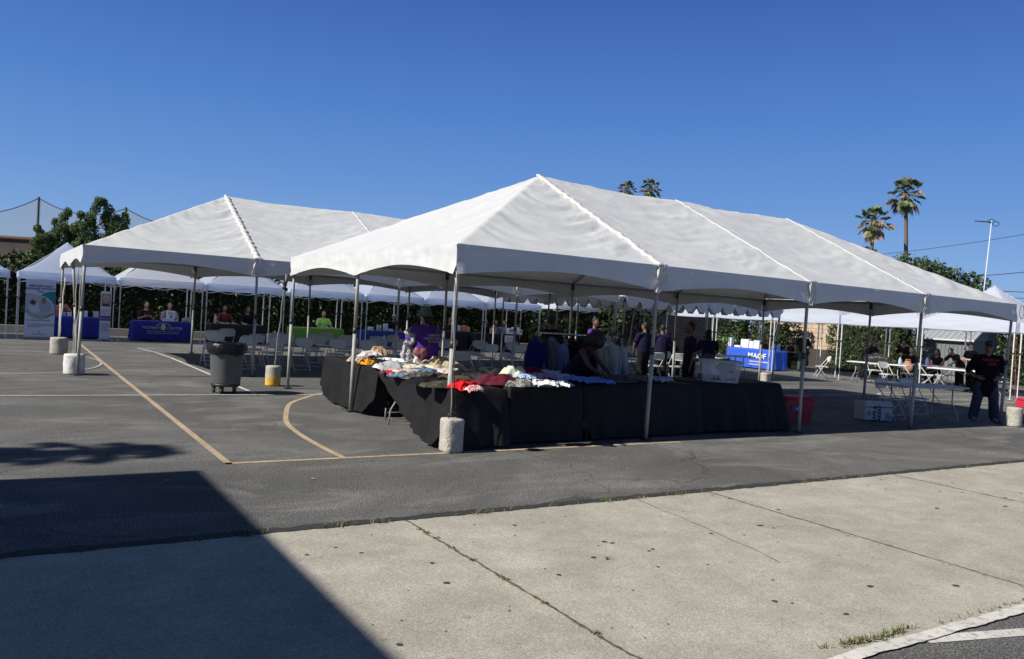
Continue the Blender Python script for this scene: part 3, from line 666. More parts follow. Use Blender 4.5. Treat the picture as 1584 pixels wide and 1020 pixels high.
mb = MB(); mb.tube([(-.35,.2,0), (0,0,p.z)], [.06,.035], 8); mb.build('pole', mat('mast_white', (.62,.62,.62), .5), ms)
mb = MB(); A_ = AX; mb.tube([Vector((0,0,p.z-.02))-A_*1.25+Vector((0,0,.02)), Vector((0,0,p.z-.1))], .04, 6); mb.build('arm', pm, ms)
for q in ((-.02, -.02, .16), (.2, -.22, .2)):
    mb = MB(); c = Vector((0,0,p.z+q[1]))+A_*q[0]*1.6; mb.tube([c+A_*(.24*cos(2*pi*i/18))+Vector((0,0,.28*q[2]/.2*sin(2*pi*i/18)*.6)) for i in range(18)], .025, 5, closed=True); mb.build('loop', pm, ms)
def wire(lab, a, b, sag, r=.02):
    mb = MB(); a = Vector(a); b = Vector(b); mb.tube([a.lerp(b, i/30)-Vector((0,0,sag*4*(i/30)*(1-i/30))) for i in range(31)], r, 5)
    tag(mb.build('power_line', pm), lab, 'power line', 'power lines beyond the right tent')
wire('faint upper power line crossing behind the palms', at(1250, 402, 95), at(1760, 330, 60), .6, .022)
wire('power line ending at the treetops right of the palms', at(1440, 432, 75), at(1760, 400, 60), .2, .03)
wire('upper of the close pair of wires beside the peaked canopy', at(1500, 448, 60), at(1760, 455, 55), .1, .028)
wire('lower of the close pair of wires beside the peaked canopy', at(1500, 458, 60), at(1760, 464, 55), .1, .022)

def wallx(name, label, X, y0, y1, h, mt):
    mb = MB(); o = mb
    t = thing(name, label, 'wall', (X, y0, 0)); mb.box((.1, (y1-y0)/2, h/2), (.2, y1-y0, h)); w = mb.build('brick_face', mt, t)
    uv = w.data.uv_layers.new(name='UVMap')
    for l in w.data.loops: c = w.data.vertices[l.vertex_index].co; uv.data[l.index].uv = (c.y if abs(c.x-.1) < .2 else c.x, c.z)
    mb = MB(); mb.box((.1, (y1-y0)/2, h+.05), (.28, y1-y0+.06, .1)); mb.build('coping', conc_w, t)
    mb = MB(); mb.box((-.16, (y1-y0)/2, .42), (.30, y1-y0, .84)); mb.build('plinth', mat('plinth_dark', (.05,.045,.04), .9), t); return t
wallx('brick_wall', 'tan brick wall with dark base behind the right canopies', 28.0, 11.6, 19.2, 2.9, MATS['tan_brick'])
mb = MB(); t = thing('brick_wall', 'shaded brick wall closing the far corner behind the scalloped tent', 'wall', (19.6, 23.6, 0)); mb.box((4.6,0,1.4), (12.4,.2,2.8)); w = mb.build('brick_face', MATS['shaded_brick'], t)
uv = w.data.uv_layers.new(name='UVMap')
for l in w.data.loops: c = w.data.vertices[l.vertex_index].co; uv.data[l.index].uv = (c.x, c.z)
def bush_at(px, X, w, h, sd, lab, d=1.2):
    q = hx(px, 540, X); hedge('shrub', lab, 'shrub', X-d/2, X+d/2, q.y-w/2, q.y+w/2, h, 260, .06, sd, 'clipped shrubs along the brick wall', .25, LG)
bush_at(1139, 26.6, 1.75, 2.4, 51, 'clipped dark shrub on the brick wall above the blue skirted table')
bush_at(1199, 26.6, 1.9, 2.4, 52, 'clipped dark shrub on the brick wall behind the seated group')
hedge('hedge', 'broad clipped hedge between the brick wall and the grey shed', 'hedge', 26.4, 27.8, 10.5, 14.3, 2.5, 260, .06, 53, None, .22)
hedge('hedge', 'tall dark clipped hedge right of the shed behind the man', 'hedge', 29.6, 31.2, 1.0, 8.6, 2.75, 260, .06, 54, None, .15)
sh = thing('shed', 'grey metal shed with ribbed walls and pitched roof', 'shed', (28.6, 10.0, 0)); sh.scale = (1, .8, 1)
sm = mat('shed_wall', (.17,.19,.20), .55, var=.08, vscale=2); 
mb = MB(); mb.box((1.2,0,.85), (2.4,2.6,1.7)); mb.build('wall', sm, sh)
mb = MB()
for i in range(12): mb.box((-.012, -1.3+.118+i*.215, .85), (.03,.03,1.68))
mb.build('wall_rib', sm, sh)
mb = MB(); mb.add([(-.15,-1.45,1.68),(-.15,1.45,1.68),(1.2,1.45,2.55),(1.2,-1.45,2.55),(2.55,-1.45,1.68),(2.55,1.45,1.68)], [(0,1,2,3)[::-1],(3,2,5,4)[::-1]]); mb.add([(0,-1.3,1.7),(2.4,-1.3,1.7),(1.2,-1.3,2.5)], [(0,1,2)])
mb.build('roof', mat('shed_roof', (.26,.28,.30), .5), sh)
mb = MB()
for i in range(10): y = -1.4+i*.31; mb.tube([(-.16,y,1.70), (1.2,y,2.57)], .018, 5)
mb.box((-.17,0,1.67), (.04,2.94,.07)); mb.build('roof_trim', mat('shed_trim', (.6,.62,.63), .5), sh)
# kerb in front of the far hedge
mb = MB(); mb.box((3, 23.6, .13), (34, .18, .26)); struct(mb.build('far_kerb', mat('kerb', (.42,.36,.28), .9)))

# ---------------------------------------------------------------- pop-up canopies
def canopy(label, x0, y0, w, d, ez, az, mt, group, logo=False, val=.23):
    t = thing('popup_canopy', label, 'canopy', (x0, y0, 0), 0, group); sd = random.random()*20
    def roof(u, v):
        x, y = u*w, v*d; r = min(u, 1-u, v, 1-v)*2
        s_ = abs((u if min(v, 1-v) < min(u, 1-u) else v)-.5)*2
        return (x, y, ez+(az-ez)*(r**1.18)-.05*sin(pi*min(1, s_*1.0))*r*0+.008*fbm(x*2+sd, y*2, sd)*min(1, r*6))
    mb = MB(); mb.grid(28, 28, roof); mb.build('roof', mt, t)
    mb = MB(); a = [(0,0),(w,0),(w,d),(0,d),(0,0)]
    for k in range(4):
        p, q = Vector((*a[k],0)), Vector((*a[k+1],0)); nr = Vector(((q-p).y, -(q-p).x, 0)).normalized()
        mb.grid(24, 4, lambda u, v: p.lerp(q, u)+nr*(.006+.012*v*fbm(u*6+k, v*2, sd, 2))+Vector((0,0,ez+.003-.035*sin(pi*u)*(1 if k % 2 == 0 else .6)*v-val*v)))
    mb.build('valance', mt, t)
    for cx, cy in ((.04,.04), (w-.04,.04), (w-.04,d-.04), (.04,d-.04)):
        mb = MB(); mb.box((cx, cy, ez*.32), (.028,.028,ez*.62)); mb.box((cx, cy, ez*.8), (.036,.036,ez*.4)); mb.box((cx,cy,.006), (.09,.09,.012)); lg = mb.build('leg', steel_w, t)
        mb = MB(); mb.box((cx, cy, ez*.6), (.05,.05,.05)); mb.build('leg_clamp', dkgrey, lg)
    mb = MB()
    for (a0, b0, a1, b1) in ((.04,.04,w-.04,.04), (.04,d-.04,w-.04,d-.04), (.04,.04,.04,d-.04), (w-.04,.04,w-.04,d-.04)):
        for i in range(2):
            s0, s1 = i/2, (i+1)/2
            P0 = Vector((a0+(a1-a0)*s0, b0+(b1-b0)*s0, 0)); P1 = Vector((a0+(a1-a0)*s1, b0+(b1-b0)*s1, 0))
            mb.tube([P0+Vector((0,0,ez-.05)), P1+Vector((0,0,ez-.33))], .011, 5); mb.tube([P0+Vector((0,0,ez-.33)), P1+Vector((0,0,ez-.05))], .011, 5)
    for cx, cy in ((0.04,.04), (w-.04,.04), (w-.04,d-.04), (.04,d-.04)): mb.tube([(cx,cy,ez-.02), (w/2,d/2,az-.06)], .012, 5)
    mb.build('truss', steel_w, t)
    if logo: text(t, 'UF', .1, (w-.3, -.02, ez-.17), (pi/2,0,0), blk, 'logo', bold=.004)
    return t
gL = 'pop-up canopies along the hedge'; gR = 'pop-up canopies along the brick wall'; YL = 19.95
ords = ['canopy cut by the left edge of the photo, small logo on its valance', 'lavender white canopy over the tall banner and blue table', "plain white canopy over the women's centre table", 'lavender canopy over the black table behind the bin', 'lavender canopy over the lime green table', 'lavender canopy left of the woman in the purple shirt', 'lavender canopy right above the woman in the purple shirt', 'last lavender canopy at the right end of the hedge row']
ed = [(-7.35,-4.5), (-4.28,-1.6), (-1.50,1.1), (1.16,3.88), (4.04,6.82), (6.94,9.32), (9.42,12.1), (12.15,14.9)]
for i, (a, b) in enumerate(ed):
    canopy(ords[i], a, YL, b-a, 2.75, 2.07, 3.12 if i < 4 else 3.05, poly_wht if i == 2 else poly_lav, gL, logo=(i == 0), val=.21)
rl = ['far white canopy behind the scalloped valance, fourth from the right', 'white canopy over the blue skirted table', 'white canopy left of the shed over the white tables', 'peaked white canopy rising behind the right end of the nearest tent', 'white canopy cut off by the right edge of the photo', 'farthest white canopy in the corner of the lot']
for i, y in enumerate((15.72, 12.68, 9.65, 6.62, 3.55, 18.8)):
    if i == 3: canopy(rl[i], 21.0, y-2.95, 3.0, 2.95, 2.32, 3.55, poly_wht, gR, val=.3)
    else: canopy(rl[i], 21.0, y-2.95, 3.0, 2.95, 2.32, 3.2, poly_wht, gR, val=.3)
canopy('white canopy standing across the far corner behind the guy ropes', 15.2, 19.2, 2.9, 2.9, 2.2, 2.95, poly_wht, gR)
canopy('white canopy tucked beside the corner canopy, left of the brick wall', 18.2, 19.4, 2.6, 2.9, 2.2, 2.95, poly_wht, gR)

# ---------------------------------------------------------------- folding chairs
def make_chair(label, group, loc, rz, seat_c=resin, name='folding_chair'):
    t = thing(name, label, 'folding chair', loc, rz, group)
    mb = MB()
    mb.grid(10, 8, lambda u, v: ((u-.5)*.39, -.17+.37*v, .445+.012*cos(pi*(u-.5))-.02*(v-.9 if v > .9 else 0)*3+.01*v))
    mb.grid(10, 8, lambda u, v: ((u-.5)*.39, -.17+.37*v, .418+.01*v), flip=True)
    mb.box((0, .01, .432), (.395,.375,.022), bev=.008); mb.build('seat', seat_c, t)
    mb = MB(); R_ = []
    for dy in (-.011, .011):
        for k in range(28):
            a = 2*pi*k/28; x = .205*abs(cos(a))**.55*(1 if cos(a) > 0 else -1); z = .095*abs(sin(a))**.6*(1 if sin(a) > 0 else -1)
            R_.append((x, -.235+dy-.03*(1-(x/.21)**2)+z*-.12, .715+z))
    mb.add(R_, [tuple(range(28)), tuple(range(55, 27, -1))]+[(k, (k+1) % 28, 28+(k+1) % 28, 28+k) for k in range(28)], 0, False); mb.build('backrest', seat_c, t)
    mb = MB()   # inverted-U front frame, from back top down to the front feet
    pts = [(-.215,.24,.0), (-.215,.0,.43), (-.212,-.21,.70), (-.20,-.245,.775), (-.15,-.26,.81), (.15,-.26,.81), (.20,-.245,.775), (.212,-.21,.70), (.215,.0,.43), (.215,.24,.0)]
    mb.tube([Vector(p)+Vector((0,0,.012)) for p in pts], [(.013,.009)]*len(pts), 6); mb.tube([(-.215,.18,.12),(.215,.18,.12)], .008, 6); mb.build('frame', steel_w if seat_c is resin else seat_c, t)
    for s in (-1, 1):
        mb = MB(); mb.tube([(s*.19,.13,.42), (s*.19,-.02,.22), (s*.19,-.24,.01)], [(.012,.008)]*3, 6); mb.build('leg', steel_w if seat_c is resin else seat_c, t)
    mb = MB(); mb.tube([(-.19,-.19,.06),(.19,-.19,.06)], .008, 6); mb.build('crossbar', steel_w if seat_c is resin else seat_c, t)
    return t
GC = 'folding chairs set out under the rear white tents'
chair0 = None
def put_chair(x, y, rz, label, group=GC):
    global chair0
    rz = radians(rz)
    if chair0 is None: chair0 = make_chair(label, group, (x, y, 0), rz); return chair0
    return dup(chair0, (x, y, 0), rz, label, group)
ORD = ['first', 'second', 'third', 'fourth', 'fifth', 'sixth', 'seventh', 'eighth', 'ninth', 'tenth', 'eleventh', 'twelfth']
rows = [('front row', 10.3, [.1, .75, 1.45, 2.25, 3.1, 3.9]), ('second row', 11.3, [-.35, .55, 1.35, 2.1, 2.95, 3.75, 4.55]), ('third row', 12.5, [-.1, 1.5, 2.4, 3.3, 4.2]), ('back row', 13.7, [.4, 3.2, 5.2])]
for rn, y, xs in rows:
    for i, x in enumerate(xs):
        put_chair(x+random.uniform(-.06,.06), y+random.uniform(-.07,.07), random.uniform(-9,9), f'white folding chair, {ORD[i]} from left in {rn}, left of woman in purple')
rows = [('front row', 10.25, [6.55, 7.5, 8.35]), ('second row', 11.3, [5.75, 6.9, 7.85, 8.8]), ('third row', 12.4, [5.5, 6.5, 7.4, 8.6, 9.4])]
for rn, y, xs in rows:
    for i, x in enumerate(xs):
        put_chair(x+random.uniform(-.06,.06), y+random.uniform(-.07,.07), random.uniform(-12,6), f'white folding chair, {ORD[i]} from left in {rn}, left of clothes rack')
q = hy(720, 560, 6.2); c_ = put_chair(q.x, 6.2, 176, 'folding chair turned to face the camera, standing alone nearest behind the clothing table')
rows = [('front row', 8.55, [11.2, 11.95]), ('second row', 9.6, [10.6, 11.4, 12.2]), ('third row', 11.0, [10.4, 11.5, 12.5, 13.2]), ('back row', 12.4, [11.9, 13.3, 14.6])]
for rn, y, xs in rows:
    for i, x in enumerate(xs):
        put_chair(x+random.uniform(-.06,.06), y+random.uniform(-.07,.07), random.uniform(-25,10), f'shaded folding chair, {ORD[i]} from left in {rn} under the scalloped tent', 'folding chairs under the scalloped tent')
GR = 'white folding chairs in the sun at right'
for px, py, rz, lab in ((1270,586,50,'bright white folding chair standing alone beside the canopy legs'), (1352,592,150,'white folding chair seen side on, behind the front chair of the white table'),
        (1372,600,168,'white folding chair nearest the camera of those round the white tables'), (1402,598,195,'white folding chair turned to the table with the yellow cups'), (1432,600,215,'white folding chair half hidden by the tent pole in front of the long table'),
        (1456,600,20,'shaded white chair under the far side of the white table by the shed'), (1474,600,-15,'shaded white chair between the bending woman and the white table'), (1546,612,165,'white folding chair at far right behind the man in the black shirt')):
    q = gp(px, py); put_chair(q.x, q.y, rz, lab, GR)
for px, py, rz, lab in ((1398,652,12,'left folding chair tucked under the table in the tent shade at right'), (1434,650,-10,'right folding chair tucked under the table in the tent shade at right')):
    q = gp(px, py); put_chair(q.x-.1, q.y+.25, 172+rz, lab, 'chairs at the shaded table')

# ---------------------------------------------------------------- folding tables and cloths
top_w = mat('table_top', (.66,.66,.64), .5, bump=.05, bscale=80)
def table(label, cx, cy, L, D, h, rz, group='folding tables', mt=top_w, leg=None):
    t = thing('folding_table', label, 'table', (cx, cy, 0), rz, group); leg = leg or alu
    mb = MB(); mb.box((0,0,h-.02), (L, D, .04), bev=.015); mb.build('tabletop', mt, t)
    for s in (-1, 1):
        for k in (-1, 1):
            x = s*(L/2-.28); mb = MB(); mb.tube([(x, k*D*.28, h-.04), (x, k*D*.28, h*.55), (x+s*.07, k*D*.38, h*.3), (x+s*.09, k*D*.40, .0)], .014, 8); mb.build('leg', leg, t)
        mb = MB(); mb.tube([(s*(L/2-.21), -D*.39, .1), (s*(L/2-.21), D*.39, .1)], .009, 6); mb.tube([(s*(L/2-.28), 0, h*.45), (s*.18, 0, h-.05)], .009, 6); mb.tube([(s*(L/2-.28), -D*.28, h*.45), (s*(L/2-.28), D*.28, h*.45)], .009, 6); mb.build('brace', leg, t)
    return t
def cloth(label, cx, cy, L, D, h, rz, mt, hem, flare=.06, folds=.014, seed=0, group='tablecloths', K=260, name='tablecloth'):
    """hem(side, s) -> height of the cloth's lower edge; side 0:-y 1:+x 2:+y 3:-x, s 0..1 along it"""
    mb = MB(); per = 2*(L+D); rr = .035; P = []
    for i in range(K):
        q = per*i/K
        if q < L: sd, s, x, y, nx_, ny_ = 0, q/L, -L/2+q, -D/2, 0, -1
        elif q < L+D: sd, s, x, y, nx_, ny_ = 1, (q-L)/D, L/2, -D/2+(q-L), 1, 0
        elif q < 2*L+D: sd, s, x, y, nx_, ny_ = 2, (q-L-D)/L, L/2-(q-L-D), D/2, 0, 1
        else: sd, s, x, y, nx_, ny_ = 3, (q-2*L-D)/D, -L/2, D/2-(q-2*L-D), -1, 0
        e = min(s*(L if sd % 2 == 0 else D), (1-s)*(L if sd % 2 == 0 else D))
        if e < .06:   # round the corner
            c = Vector((nx_, ny_, 0)); nb = [(0,-1),(1,0),(0,1),(-1,0)][(sd+(1 if s > .5 else -1)) % 4]; w = .5*(1-e/.06); c = c*(1-w)+Vector((nb[0],nb[1],0))*w; c.normalize(); nx_, ny_ = c.x, c.y
        P.append((x, y, nx_, ny_, sd, s, q))
    M_ = 18; vs = []
    for x, y, nx_, ny_, sd, s, q in P:
        z0 = hem(sd, s)
        for j in range(M_+1):
            v = j/M_; z = h+.006-(h-z0)*v**.95; dr = (h-z)
            out = rr*min(1, dr/.02)*.35+flare*dr/h + folds*dr/h*1.6*(sin(q*13+seed)+.7*sin(q*29+3*sin(q*3+seed)))+.010*fbm(q*2.2, z*5, seed, 3)*min(1, dr*6)
            vs.append((x+nx_*out, y+ny_*out, max(z, .012)))
    fs = [(i*(M_+1)+j, i*(M_+1)+j+1, ((i+1) % K)*(M_+1)+j+1, ((i+1) % K)*(M_+1)+j) for i in range(K) for j in range(M_)]
    mb.add(vs, fs, 0, True); mb.add([vs[i*(M_+1)] for i in range(K)], [tuple(range(K))], 0, False)
    o = mb.build(name, mt); o.location = (cx, cy, 0); o.rotation_euler = (0,0,rz); tag(o, label, 'tablecloth', group); return o
GB = 'black tablecloths on the clothing tables'; TG = 'folding tables carrying clothes'
def tc(tl, cl, x0, y0, x1, y1, h, rz, hem, **k):
    cx, cy, L, D = (x0+x1)/2, (y0+y1)/2, x1-x0, y1-y0; r = radians(rz)
    return table(tl, cx, cy, L-.02, D-.02, h-.003, r, TG), cloth(cl, cx, cy, L, D, h, r, blk_cloth, hem, group=GB, **k)
# end tables: long side runs along y, so the cloth's -x side is the one the photo shows
tA = table('clothing table farthest left, its cloth hanging in one broad sheet', .58, 3.68, 2.7, .74, .757, radians(90), TG)
# rotated by 90 degrees: local side 2 (+y) faces world -x; s runs from world far end (y high) to near end
def hemA(sd, s):
    if sd == 2: return .03+.70*max(0, 1-(1-s)/.28)**1.8+.22*max(0, 1-s/.22)**1.4
    return .25 if sd != 1 else .3
cloth('black cloth over the far left clothing table, sunlit and grey with wrinkles', .58, 3.68, 2.75, .78, .76, radians(90), blk_cloth, hemA, group=GB, seed=2, flare=.10, folds=.010)
tB = table('clothing table at the near left corner with the swagged cloth', .40, 1.06, 2.2, .76, .737, radians(90), TG)
def hemB(sd, s):
    if sd == 2: return .03+.69*max(0, (.80-s)/.80)**1.15+(.25*max(0, (s-.93)/.07))
    if sd == 3: return .05
    return .2
cloth('black cloth at the near left corner, its edge swagged up in a V', .40, 1.06, 2.25, .80, .74, radians(90), blk_cloth, hemB, group=GB, seed=5, flare=.12, folds=.016)
tc('clothing table behind the rough pale block', 'black cloth hanging in deep shade right of the rough pale block', .95, .12, 2.15, .88, .75, 2, lambda sd, s: .03 if sd != 1 else .25, seed=1, flare=.05, folds=.005)
tc('middle clothing table of the long shaded side', 'black cloth in the middle of the long shaded side', 2.2, .28, 4.62, 1.08, .775, 4, lambda sd, s: (.03+.35*max(0, 1-s/.035) if sd == 0 else .1), seed=3, flare=.13, folds=.005)
tc('clothing table at the right end under the clear box', 'black cloth at the right end under the clear storage box', 4.72, .45, 6.62, 1.28, .79, -4, lambda sd, s: (.04+.25*max(0, 1-s/.04) if sd == 0 else .03), seed=8, flare=.24, folds=.006)
# shaded table at right
q0, q1 = gp(1364, 606, .76), gp(1507, 607, .76)
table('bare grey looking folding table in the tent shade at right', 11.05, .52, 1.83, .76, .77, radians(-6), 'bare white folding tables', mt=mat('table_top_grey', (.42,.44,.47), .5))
# row of tables under the left canopies
def skirt(label, cx, cy, L, D, h, rz, mt, tl, lift=.04, **k):
    table(tl, cx, cy, L-.04, D-.04, h-.003, radians(rz), 'tables under the canopies')
    return cloth(label, cx, cy, L, D, h, radians(rz), mt, lambda sd, s: lift, flare=.05, group='cloths on tables under the canopies', K=160, **k)
navy = mat('blue_cloth', (.006,.014,.24), .7, bump=.15, bscale=8); navy2 = mat('dark_blue_cloth', (.012,.035,.20), .7, bump=.15, bscale=8); lime = mat('lime_cloth', (.15,.34,.04), .7, bump=.15, bscale=8)
royal = mat('royal_cloth', (.02,.09,.55), .7, bump=.15, bscale=8); blkc = mat('black_cloth_far', (.012,.012,.014), .8)
white_t = mat('print_white', (.72,.72,.74), .6); ink = mat('print_blue', (.04,.07,.28), .6)
skirt('royal blue cloth between the two standing banners', -2.55, 21.45, 1.75, .7, .70, 0, navy, 'table between the two standing banners')
sw = skirt("royal blue cloth lettered women's center", .0, 21.15, 1.85, .7, .68, 0, navy, "women's centre table with two people seated behind", lift=.05)
skirt('black cloth on the table behind the grey bin', 2.55, 21.3, 1.9, .7, .68, 0, blkc, 'table behind the grey bin')
skirt('lime green cloth in front of the man in the lime shirt', 5.35, 20.9, 1.95, .7, .68, 0, lime, 'table of the man in the lime shirt')
s5 = skirt('dark blue cloth with small white lettering left of the purple shirt', 8.25, 21.2, 1.95, .7, .66, 0, navy2, 'table with dark blue cloth left of the purple shirt')
skirt('black cloth on the table right of the purple shirt', 10.9, 21.0, 1.7, .7, .78, 0, blkc, 'table right of the purple shirt')
skirt('black cloth on the table with white boxes', 13.0, 20.6, 2.1, .7, .76, 0, blkc, 'table with the stack of white boxes')
sm_ = skirt('bright blue cloth lettered MAOF', 21.9, 14.2, 2.5, .75, .80, -90, royal, 'table with the bright blue lettered cloth', lift=.04)
cream = mat('print_cream', (.55,.52,.42), .7)
R0 = (pi/2, 0, 0)
text(sw, "WOMEN'S", .135, (-.36,-.40,.42), R0, cream); text(sw, "CENTER", .135, (.36,-.40,.42), R0, cream)
text(sw, "Domestic Violence Shelter and Outreach\nResources and Services for All Women", .062, (.0,-.405,.33), R0, cream)
mb = MB(); mb.poly([(.075*cos(a*pi/8), -.41, .50+.11*sin(a*pi/8)) for a in range(16)]); mb.build('emblem', cream, sw)
mb = MB()
for a in range(7): b = radians(35+a*18.5); mb.box((.24*cos(b), -.41, .46+.17*sin(b)), (.035,.004,.035))
mb.build('emblem_arc', cream, sw)
text(s5, "Bowel Lab", .14, (.28,-.40,.32), R0, white_t); mb = MB(); mb.box((-.16,-.41,.38), (.10,.004,.15)); mb.box((-.16,-.41,.48), (.04,.004,.06)); mb.build('emblem', white_t, s5)
RM = (pi/2, 0, 0)
text(sm_, "MAOF", .30, (.42,-.45,.44), RM, white_t, bold=.008, sx=1.15); text(sm_, "Opportunity Foundation", .10, (.55,-.455,.28), RM, white_t, bold=.002); text(sm_, "www.maof.org", .10, (.35,-.46,.16), RM, white_t, bold=.002)
GT = 'white folding tables in the sun at right'
q = hx(1325, 560, 21.0); table('white folding table holding the black bag at right', 20.75, 7.9, 1.9, .75, .74, radians(-70), GT)
table('long folding table of the people with yellow cups', 23.0, 6.75, 2.6, .75, .74, radians(-90), GT)
table('bright white folding table left of the man in the black shirt', 21.7, 5.55, 1.9, .75, .74, radians(-78), GT)
table('folding table at the right edge behind the white chair', 23.0, 3.2, 1.8, .75, .74, radians(-90), GT)
table('folding table with papers under the scalloped tent', 15.4, 9.9, 1.8, .75, .74, radians(-10), GT)
table('folding table with a pale blue cloth piece among the grey chairs', 13.2, 9.0, 1.5, .7, .72, radians(-5), GT)

# ---------------------------------------------------------------- items on the far tables
def item_box(label, cat, name, loc, d, mt, rz=0, group=None, parts=None):
    t = thing(name, label, cat, loc, rz, group); mb = MB(); mb.box((0,0,d[2]/2), d, bev=min(d)*.06); mb.build('body', mt, t)
    if parts: parts(t)
    return t
def cm(nm, c): return mat('item_'+nm, c, .6, bump=.1, bscale=30)
GI = 'small things on the tables under the canopies'
def printp(w, h, z, y, c='ink'):
    def f(t):
        mb = MB(); mb.box((0,y,z), (w,.003,h)); mb.build('printed_panel', ink if c == 'ink' else cm(c, (.5,.1,.1)), t)
    return f
def boxitem(lab, px, py, Y, zt, w, d, h, c, cname, cat='box', name='carton', rz=0, p=None, X=None):
    q = hy(px, py, Y) if X is None else hx(px, py, X)
    return item_box(lab, cat, name, (q.x, q.y, zt), (w, d, h), cm(cname, c), rz, GI, p)
boxitem("tall white display box on the women's centre table", 264, 492, 21.05, .69, .26, .14, .36, (.7,.7,.74), 'white', p=lambda t: (text(t, "Women's\nCenter", .05, (0,-.075,.28), R0, ink), printp(.07,.07,.16,-.0725)(t)))
boxitem("small white carton standing low beside the tall display box", 257, 498, 20.95, .69, .2, .1, .12, (.6,.62,.66), 'offwhite')
for i, (px, c, h) in enumerate(((284,(.5,.35,.33),.14),(289,(.3,.36,.34),.16))):
    q = hy(px, 498, 21.15); t = thing('jar', ['pinkish jar on the right end of the blue lettered table', 'grey green jar on the right end of the blue lettered table'][i], 'jar', (q.x,q.y,.69), 0, GI); mb = MB(); mb.lathe((0,0,0), [(.06,0),(.065,.01),(.065,h*.75),(.045,h*.85)], 14); mb.build('body', cm('jar%d' % i, c), t); mb = MB(); mb.lathe((0,0,h*.85), [(.048,0),(.048,h*.15)], 14); mb.build('lid', cm('lid', (.45,.3,.3)), t)
for i, (px, c, lab) in enumerate(((99,(.25,.35,.65),'pale blue brochure holder left on the table between banners'),(106,(.6,.62,.7),'white brochure holder on the table between banners'),(125,(.5,.2,.4),'magenta pamphlet holder on the table between banners'),(131,(.6,.6,.66),'white pamphlet holder right of the magenta one'),(148,(.45,.5,.45),'grey green pamphlet stand beside the narrow banner'))):
    boxitem(lab, px, 492, 21.4, .71, .16, .08, .2 if i > 1 else .13, c, 'br%d' % i, 'leaflet holder', 'leaflet_holder')
def bottle(lab, loc, r, h, c, cn):
    t = thing('bottle', lab, 'bottle', loc, 0, GI); mb = MB(); mb.lathe((0,0,0), [(r,.0),(r,.01),(r,h*.68),(r*.5,h*.82),(r*.42,h*.9)], 14); mb.build('body', cm(cn, c), t); mb = MB(); mb.lathe((0,0,h*.9), [(r*.5,0),(r*.5,h*.1)], 12); mb.build('cap', cm('cap', (.6,.6,.62)), t)
q = hy(333, 497, 21.2); bottle('pink and white bottle at the left end of the black table', (q.x,q.y,.69), .05, .3, (.6,.35,.4), 'pink')
for i, px in enumerate((344, 352, 362, 378, 396)):
    boxitem('white paper item, %s from the left on the black table' % ORD[i], px, 501, 21.15, .69, .14, .1, .035, (.55,.5,.55), 'paper', 'paper', 'paper_stack')
boxitem('white plate of papers on the lime cloth', 512, 506, 20.8, .69, .3, .2, .03, (.7,.7,.72), 'white', 'paper', 'paper_stack')
for i, (px, w, h, c, lab) in enumerate(((573,.2,.13,(.6,.62,.66),'white goods heap left on the dark blue table'),(586,.16,.22,(.45,.42,.3),'tan basket on the dark blue table'),(596,.16,.28,(.5,.55,.62),'pale blue frame on the dark blue table'),(604,.2,.08,(.6,.62,.66),'low white tray on the dark blue table'))):
    boxitem(lab, px, 510, 21.2, .67, w, .12, h, c, 'dk%d' % i, 'box', 'display_box')
for i, (px, w, h, c, lab) in enumerate(((702,.1,.2,(.5,.5,.6),'pale pamphlet stack beside the orange one'),(710,.12,.24,(.55,.57,.66),'white pamphlet stand left of the orange one'),(718,.2,.26,(.7,.22,.06),'orange display folder on the black table'),(724,.09,.2,(.65,.5,.45),'cream folder right of the orange one'))):
    boxitem(lab, px, 513, 20.9, .79, w, .1, h, c, 'fo%d' % i, 'folder', 'display_folder')
for i, (px, w, h, z, lab) in enumerate(((797,.32,.3,.77,'white carton with dark print, left of the white boxes'),(789,.3,.26,.77,'second white carton, set behind the printed one'),(803,.16,.22,.77,'small white carton at the right end of the box row'),(762,.2,.22,.77,'tan printed box left of the white boxes'))):
    boxitem(lab, px, 519, 20.45-(.1*i), z, w, .2, h, (.72,.72,.74) if i < 3 else (.5,.38,.25), 'cart%d' % (i == 3), p=printp(w*.5, .06, h*.6, -.102))
q = hy(788, 525, 20.2); t_ = thing('hanging_sign', 'white sign with a mountain outline hanging from the black cloth', 'sign', (q.x, 20.18, .42), 0); mb = MB(); mb.box((0,0,.15), (.5,.01,.30)); mb.build('board', white_t, t_)
mb = MB(); mb.tube([(-.15,-.008,.08),(-.05,-.008,.2),(.0,-.008,.13),(.06,-.008,.22),(.16,-.008,.08)], .009, 5); mb.build('emblem', blk, t_)
# stuff on the blue lettered table at right and behind
for i, (px, py, w, h, c, lab) in enumerate(((1130,541,.16,.38,(.6,.65,.72),'tall white bottle box at the left end of the bright blue table'),(1153,541,.42,.36,(.68,.7,.74),'large white display board on the bright blue table'),(1163,541,.2,.3,(.7,.7,.72),'small white board right of the large display board'),(1171,543,.3,.34,(.7,.71,.74),'white display board at the right end of the bright blue table'),(1143,540,.4,.08,(.7,.7,.7),'flat white box lying on the bright blue table'))):
    boxitem(lab, px, py, 0, .81, .14, w, h, c, 'mf%d' % i, 'display board', 'display_board', X=21.9, p=lambda t, w=w, h=h: None)
q = hx(1128, 530, 22.2); t_ = thing('potted_plant', 'bright green leafy plant on the bright blue table', 'plant', (q.x, q.y, .81)); mb = MB(); mb.lathe((0,0,0), [(.07,0),(.09,.14),(.08,.14)], 14); mb.build('pot', cm('pot', (.4,.2,.12)), t_)
P = rng.normal(size=(260,3))*np.array([.22,.3,.09])+np.array([0,0,.32]); leaves('leaves', P, .07, [mat('plant_green', (.12,.3,.05), .6), LG[2]], t_, .3)
